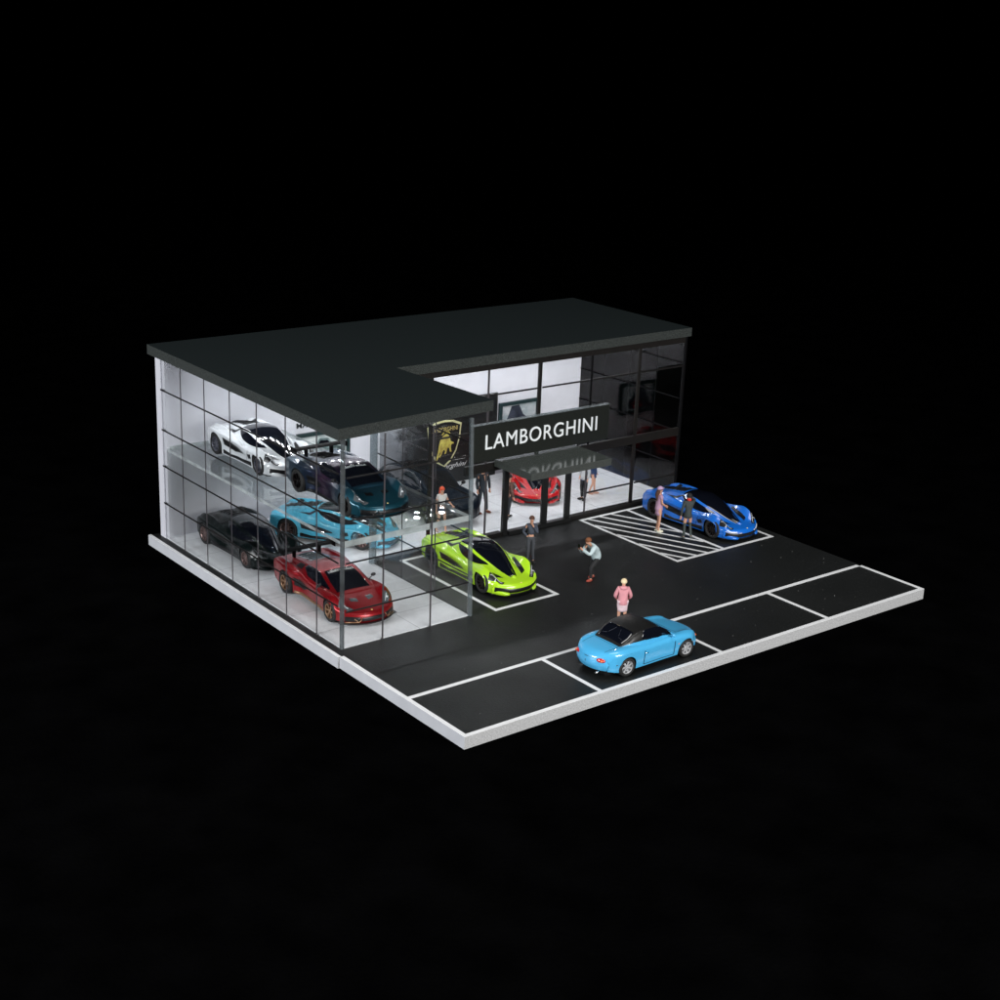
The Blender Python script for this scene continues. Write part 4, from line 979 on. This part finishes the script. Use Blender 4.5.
    # top garment
    if top:
        lo = J['pelvis']+(J['spine']-J['pelvis'])*(.55 if bare_waist else -.05)
        p = [J['spine'] if not bare_waist else lo, J['chest'], J['neck']-(J['neck']-J['chest'])*.25]; r = [(.118*f, .10), (.145*f, .118*f), .075]
        e = [(0, 1), (1, 2)]
        if not bare_waist: p.append(lo-(J['spine']-J['pelvis']).normalized()*.15); r.append((.17*f, .155)); e.append((0, 3))
        r = [tuple(c*1.16*bulk for c in q_) if isinstance(q_, tuple) else q_*1.1 for q_ in r]
        for q in 'lr':
            p.append(J['sh'+q]); r.append(.080*f*bulk); e.append((1, len(p)-1)); p.append(J['el'+q]); r.append(.056*f*bulk); e.append((len(p)-2, len(p)-1))
            if sleeve == 'wr': p.append(J['wr'+q]); r.append(.045*f); e.append((len(p)-2, len(p)-1))
            if sleeve == 'short':
                p[-1] = J['sh'+q]+(J['el'+q]-J['sh'+q])*.45
        link('top' if fem else 'shirt', skin_mesh('top', p, e, r, [top], 1), root)
    if legs:
        p = [J['pelvis'], J['pelvis']+(J['spine']-J['pelvis'])*.5]; r = [(.15*f, .125), (.135*f, .115)]; e = [(0, 1)]
        for q in 'lr':
            p.append(J['hip'+q]); r.append(.098*f); e.append((0, len(p)-1))
            kk = J['kn'+q] if leglen == 'an' else J['hip'+q]+(J['kn'+q]-J['hip'+q])*.4
            p.append(kk); r.append(.072*f if leglen == 'an' else .088*f); e.append((len(p)-2, len(p)-1))
            if leglen == 'an': p.append(J['an'+q]+Vector((0, 0, .01))); r.append(.052*f); e.append((len(p)-2, len(p)-1))
        link('trousers' if leglen == 'an' else 'shorts', skin_mesh('legs', p, e, r, [legs]), root)
    if sock:
        for q in 'lr':
            a = J['hip'+q]+(J['kn'+q]-J['hip'+q])*.55
            link('stocking', skin_mesh('sock', [a, J['kn'+q], J['an'+q]], [(0, 1), (1, 2)], [.072*f, .062*f, .046*f], [sock]), root)
    if skirt:
        mt, z1, z0, r1, r0 = skirt; b = B(); q = J['pelvis']
        R_ = [((q.x, q.y, z1+(z0-z1)*k/6), (r1+(r0-r1)*k/6)*.82, r1+(r0-r1)*k/6) for k in range(7)]
        loft_rings(b, R_); b.build('skirt', mt, root, True)
    for q in 'lr':
        b = B(); d = (J['to'+q]-J['an'+q]); d.z = 0; d.normalize(); a = math.atan2(d.y, d.x)
        b.ell((J['an'+q].x+d.x*.065, J['an'+q].y+d.y*.065, J['to'+q].z+.012), (.135, .052, .048), 14, 8, rot=Matrix.Rotation(a, 3, 'Z')); 
        b.build('shoe', cmat('shoe', shoes, .05), root, True)
    return root, J
MT['lipcol'] = M('lip_paint', (.4, .08, .07), .5)
hb = cmat('brown_hair', (.09, .035, .02)); hk = cmat('black_hair', (.012, .01, .01)); hbl = cmat('blond_hair', (.72, .58, .36)); hr = cmat('red_hair', (.72, .09, .03)); hbr = cmat('chestnut_hair', (.20, .07, .025))
# woman with folded arms by the lime car
person((9.53, 9.03, zz), R(-122), 'slim figure in grey cropped jacket and grey jeans standing behind the lime car',
       pose=dict(ell=(.10, .20, 1.12), wrl=(.13, .05, 1.36), elr=(-.03, -.28, 1.13), wrr=(.02, -.14, .98), hipl=(0, .08, .88), knl=(.02, .07, .49)), top=cmat('denim_jacket', (.05, .06, .085)), legs=cmat('grey_jeans', (.055, .06, .07)), bare_waist=True,
       hair=hb, shoes=(.02, .02, .02), h=1.68)
# photographer, bent over, phone in both hands, facing the lime car
pr_, J = person((10.18, 6.70, zz), R(178), 'crouching man in pale blue shirt and black trousers taking a picture with raised hands', fem=False, bulk=1.16, h=1.78,
       pose=dict(pelvis=(-.22, 0, .76), spine=(-.20, 0, .93), chest=(-.06, 0, 1.12), neck=(.06, 0, 1.22), jaw=(.13, 0, 1.27), head=(.15, 0, 1.33), crown=(.155, 0, 1.40), look=(1, 0, -.15),
                 shl=(.0, .17, 1.16), shr=(.0, -.17, 1.16), ell=(.20, .20, .94), elr=(.18, -.21, .92), wrl=(.42, .07, 1.12), wrr=(.42, -.05, 1.10),
                 hipl=(-.22, .09, .72), hipr=(-.22, -.09, .72), knl=(.08, .12, .46), knr=(-.10, -.10, .44), anl=(.05, .12, .08), anr=(-.24, -.12, .08), tol=(.20, .13, .035), tor=(-.10, -.13, .035)),
       top=cmat('pale_shirt', (.48, .58, .60)), legs=cmat('black_trousers', (.01, .01, .011)), hair=hbr, shoes=(.30, .05, .03))
b = B(); b.box(.50, .512, -.045, .055, 1.13, 1.29, bev=.004); ph = b.build('phone', MT['blkgloss'], None)
ph.matrix_world = Matrix.Translation(Vector((10.18, 6.70, zz))*S) @ Matrix.Rotation(R(178), 4, 'Z') @ Matrix.Scale(1.78/1.7, 4); props(ph, 'tiny black phone held up by the crouching photographer', 'phone')
# woman in pink hoodie walking away behind the roadster
pk = cmat('pink_hoodie', (.62, .26, .29), .08)
person((8.22, 3.02, zz), R(52), 'blonde figure in pink hoodie and white skirt seen from behind beyond the roadster', h=1.66,
       pose=dict(ell=(.0, .25, 1.13), elr=(.0, -.25, 1.13), wrl=(.13, .19, 1.0), wrr=(.13, -.19, 1.0)), top=pk, skirt=(cmat('pink_white_skirt', (.66, .50, .53), .08), 1.00, .64, .185, .15), hair=hbl, hood=True, bulk=1.25, shoes=(.6, .6, .6))
# woman in lilac dress and cap by the blue car
li = cmat('lilac_dress', (.46, .28, .40), .08)
person((15.52, 9.03, zz), R(-22), 'figure in lilac dress and lilac cap with long brown hair standing by the blue car', h=1.72,
       pose=dict(ell=(.06, .16, 1.10), elr=(.05, -.17, 1.10), wrl=(.24, .06, .98), wrr=(.24, -.05, .96), knl=(.05, .06, .48), anl=(-.02, .07, .08), tol=(.12, .08, .035)), top=li, sleeve='short', skirt=(li, 1.14, .66, .115, .15),
       hair=hb, hairlong=.26, cap=cmat('lilac_cap', (.50, .34, .52), .05), shoes=(.70, .68, .55))
# woman in dark jacket, shading her eyes
dg_ = cmat('charcoal_jacket', (.035, .045, .045))
person((15.90, 7.92, zz), R(60), 'figure in charcoal jacket and grey stockings with red scarf, hand raised, beside the blue car', h=1.70,
       pose=dict(elr=(.16, -.26, 1.42), wrr=(.16, -.05, 1.56), ell=(-.04, .24, 1.12), wrl=(-.02, .26, .88), knr=(.10, -.13, .50), anr=(.02, -.17, .08), tor=(.15, -.22, .035)), top=dg_, legs=dg_, leglen='short', sock=cmat('grey_stocking', (.05, .065, .062)),
       hair=hk, cap=cmat('black_cap', (.008, .008, .009), .05), scarf=cmat('red_scarf', (.75, .04, .02), .05), shoes=(.10, .12, .12))
# inside the hall
person((8.75, 13.12, .032), R(-105), 'red-haired figure in white top and dark shorts striding behind the glass wing', h=1.7,
       pose=dict(ell=(.02, .24, 1.16), wrl=(.06, .36, 1.02), knl=(.10, .10, .50), anl=(.10, .14, .08), tol=(.24, .16, .035), anr=(-.18, -.12, .10), tor=(-.05, -.13, .035), knr=(-.02, -.09, .49)), top=cmat('white_top', (.66, .64, .62), .04), sleeve='short', bare_waist=True,
       legs=cmat('navy_shorts', (.02, .03, .06)), leglen='short', hair=hr, hairlong=.10, shoes=(.6, .45, .36))
sn = cmat('dark_suit', (.014, .022, .032))
pr_, J = person((11.30, 14.05, .032), R(-100), 'man in dark suit with open collar standing inside between the wing and the door', fem=False, h=1.84,
       pose=dict(knl=(.02, .13, .49), anl=(0, .19, .08), tol=(.12, .24, .035), knr=(.02, -.12, .49), anr=(0, -.17, .08), ell=(-.04, .26, 1.12), wrl=(.06, .24, .87)), top=sn, legs=sn, hair=hk, shoes=(.16, .04, .02))
b = B(); b.add([(.135, -.035, 1.40), (.135, .035, 1.40), (.150, 0, 1.20)], [(0, 1, 2)]); b.add([(.128, -.035, 1.40), (.128, .035, 1.40), (.143, 0, 1.20)], [(2, 1, 0)]); b.build('collar', MT['skin'], pr_)
person((11.72, 13.02, .032), R(0), 'figure in brown jacket and dark trousers half hidden behind the left door post', fem=False, h=1.72,
       pose=dict(knl=(.10, .10, .50), anl=(.10, .10, .08), tol=(.24, .11, .035), anr=(-.22, -.09, .10), tor=(-.09, -.09, .035), knr=(-.04, -.09, .49)), top=cmat('brown_jacket', (.12, .055, .04)), legs=cmat('dark_trousers', (.012, .014, .02)), hair=hk, shoes=(.01, .01, .01))
person((15.62, 13.25, .032), R(-175), 'figure in pale top and black trousers inside at the right of the entrance door', fem=False, h=1.76, top=cmat('pale_grey_top', (.45, .46, .48)), legs=cmat('black_slacks', (.01, .01, .011)), hair=hk, shoes=(.008, .008, .008),
       pose=dict(wrr=(.12, -.12, .92), anl=(0, .07, .08), anr=(0, -.07, .08)))
nv = cmat('navy_dress', (.012, .03, .085))
person((16.42, 13.62, .032), R(-60), 'bare-legged figure in navy dress inside behind the one in black trousers', h=1.66, top=nv, sleeve='wr', skirt=(nv, 1.12, .70, .12, .15), hair=hb, hairlong=.1, shoes=(.6, .35, .27),
       pose=dict(anl=(.05, .09, .08), anr=(-.12, -.08, .08), tor=(.02, -.09, .035)))
# loose dust on the board and the cloth around it
b = B(); rnd = random.Random(3)
for k in range(120):
    x, y, z = (rnd.uniform(-9, 24), rnd.uniform(-7, 8), -.352) if k < 0 else (rnd.uniform(.3, 18.8), rnd.uniform(.3, 11.4), .009)
    if k < 0 and -.3 < x < W+.3 and y > -.3: continue
    r = rnd.choice((.009, .012, .015, .022)); a = rnd.uniform(0, 6)
    b.add([(x+r*math.cos(a), y+r*math.sin(a), z), (x+r*math.cos(a+2), y+r*math.sin(a+2), z), (x+r*math.cos(a+4), y+r*math.sin(a+4), z), (x, y, z+r)], [(0, 1, 2), (0, 1, 3), (1, 2, 3), (2, 0, 3)])
props(b.build('dust', M('dust_speck', (.14, .14, .135), .8)), 'fine pale dust specks scattered over the black forecourt', 'dust', kind='stuff')

# ------------------------------------------------------------------ light, camera, world
w = bpy.data.worlds.new('World'); sc.world = w; w.use_nodes = True
w.node_tree.nodes['Background'].inputs[0].default_value = (.5, .55, .6, 1); w.node_tree.nodes['Background'].inputs[1].default_value = 0.0
def area(name, loc, target, sx, sy, power, col=(1, 1, 1)):
    l = bpy.data.lights.new(name, 'AREA'); l.shape = 'RECTANGLE'; l.size = sx*S; l.size_y = sy*S; l.energy = power; l.color = col
    o = bpy.data.objects.new(name, l); C.objects.link(o); o.location = Vector(loc)*S
    o.rotation_euler = (Vector(target)-Vector(loc)).to_track_quat('-Z', 'Y').to_euler(); return o
area('softbox_top', (6, -4, 44), (8, 6, 0), 26, 20, 1.6, (1, .98, .96))
area('softbox_front', (4, -52, 20), (9, 4, 0), 30, 18, 7.2, (1, .99, .98))
area('softbox_side', (-42, 10, 14), (2, 9, 2), 16, 12, 4.2, (.95, .97, 1))
cam = bpy.data.cameras.new('camera'); co = bpy.data.objects.new('camera', cam); C.objects.link(co); sc.camera = co
cam.sensor_width = 36; cam.lens = 1487.06/1000*36; cam.clip_start = .01; cam.clip_end = 100
yaw, pit, rol = .67681, -.31630, .03990
fw = Vector((math.sin(yaw)*math.cos(pit), math.cos(yaw)*math.cos(pit), math.sin(pit)))
rt_ = Vector((math.cos(yaw), -math.sin(yaw), 0)); up_ = rt_.cross(fw)
r2 = rt_*math.cos(rol)+up_*math.sin(rol); u2 = -rt_*math.sin(rol)+up_*math.cos(rol)
mw = Matrix((r2, u2, -fw)).transposed().to_4x4(); mw.translation = Vector((-21.08867, -27.31792, 17.76552))*S
co.matrix_world = mw
sc.view_settings.view_transform = 'Standard'; sc.view_settings.look = 'None'; sc.view_settings.exposure = .3; sc.view_settings.gamma = 1
sc.render.engine = 'CYCLES'
cy = sc.cycles; cy.max_bounces = 16; cy.transparent_max_bounces = 40; cy.glossy_bounces = 8; cy.transmission_bounces = 8; cy.diffuse_bounces = 5
cy.use_denoising = True; cy.use_adaptive_sampling = False; cy.sample_clamp_indirect = 6
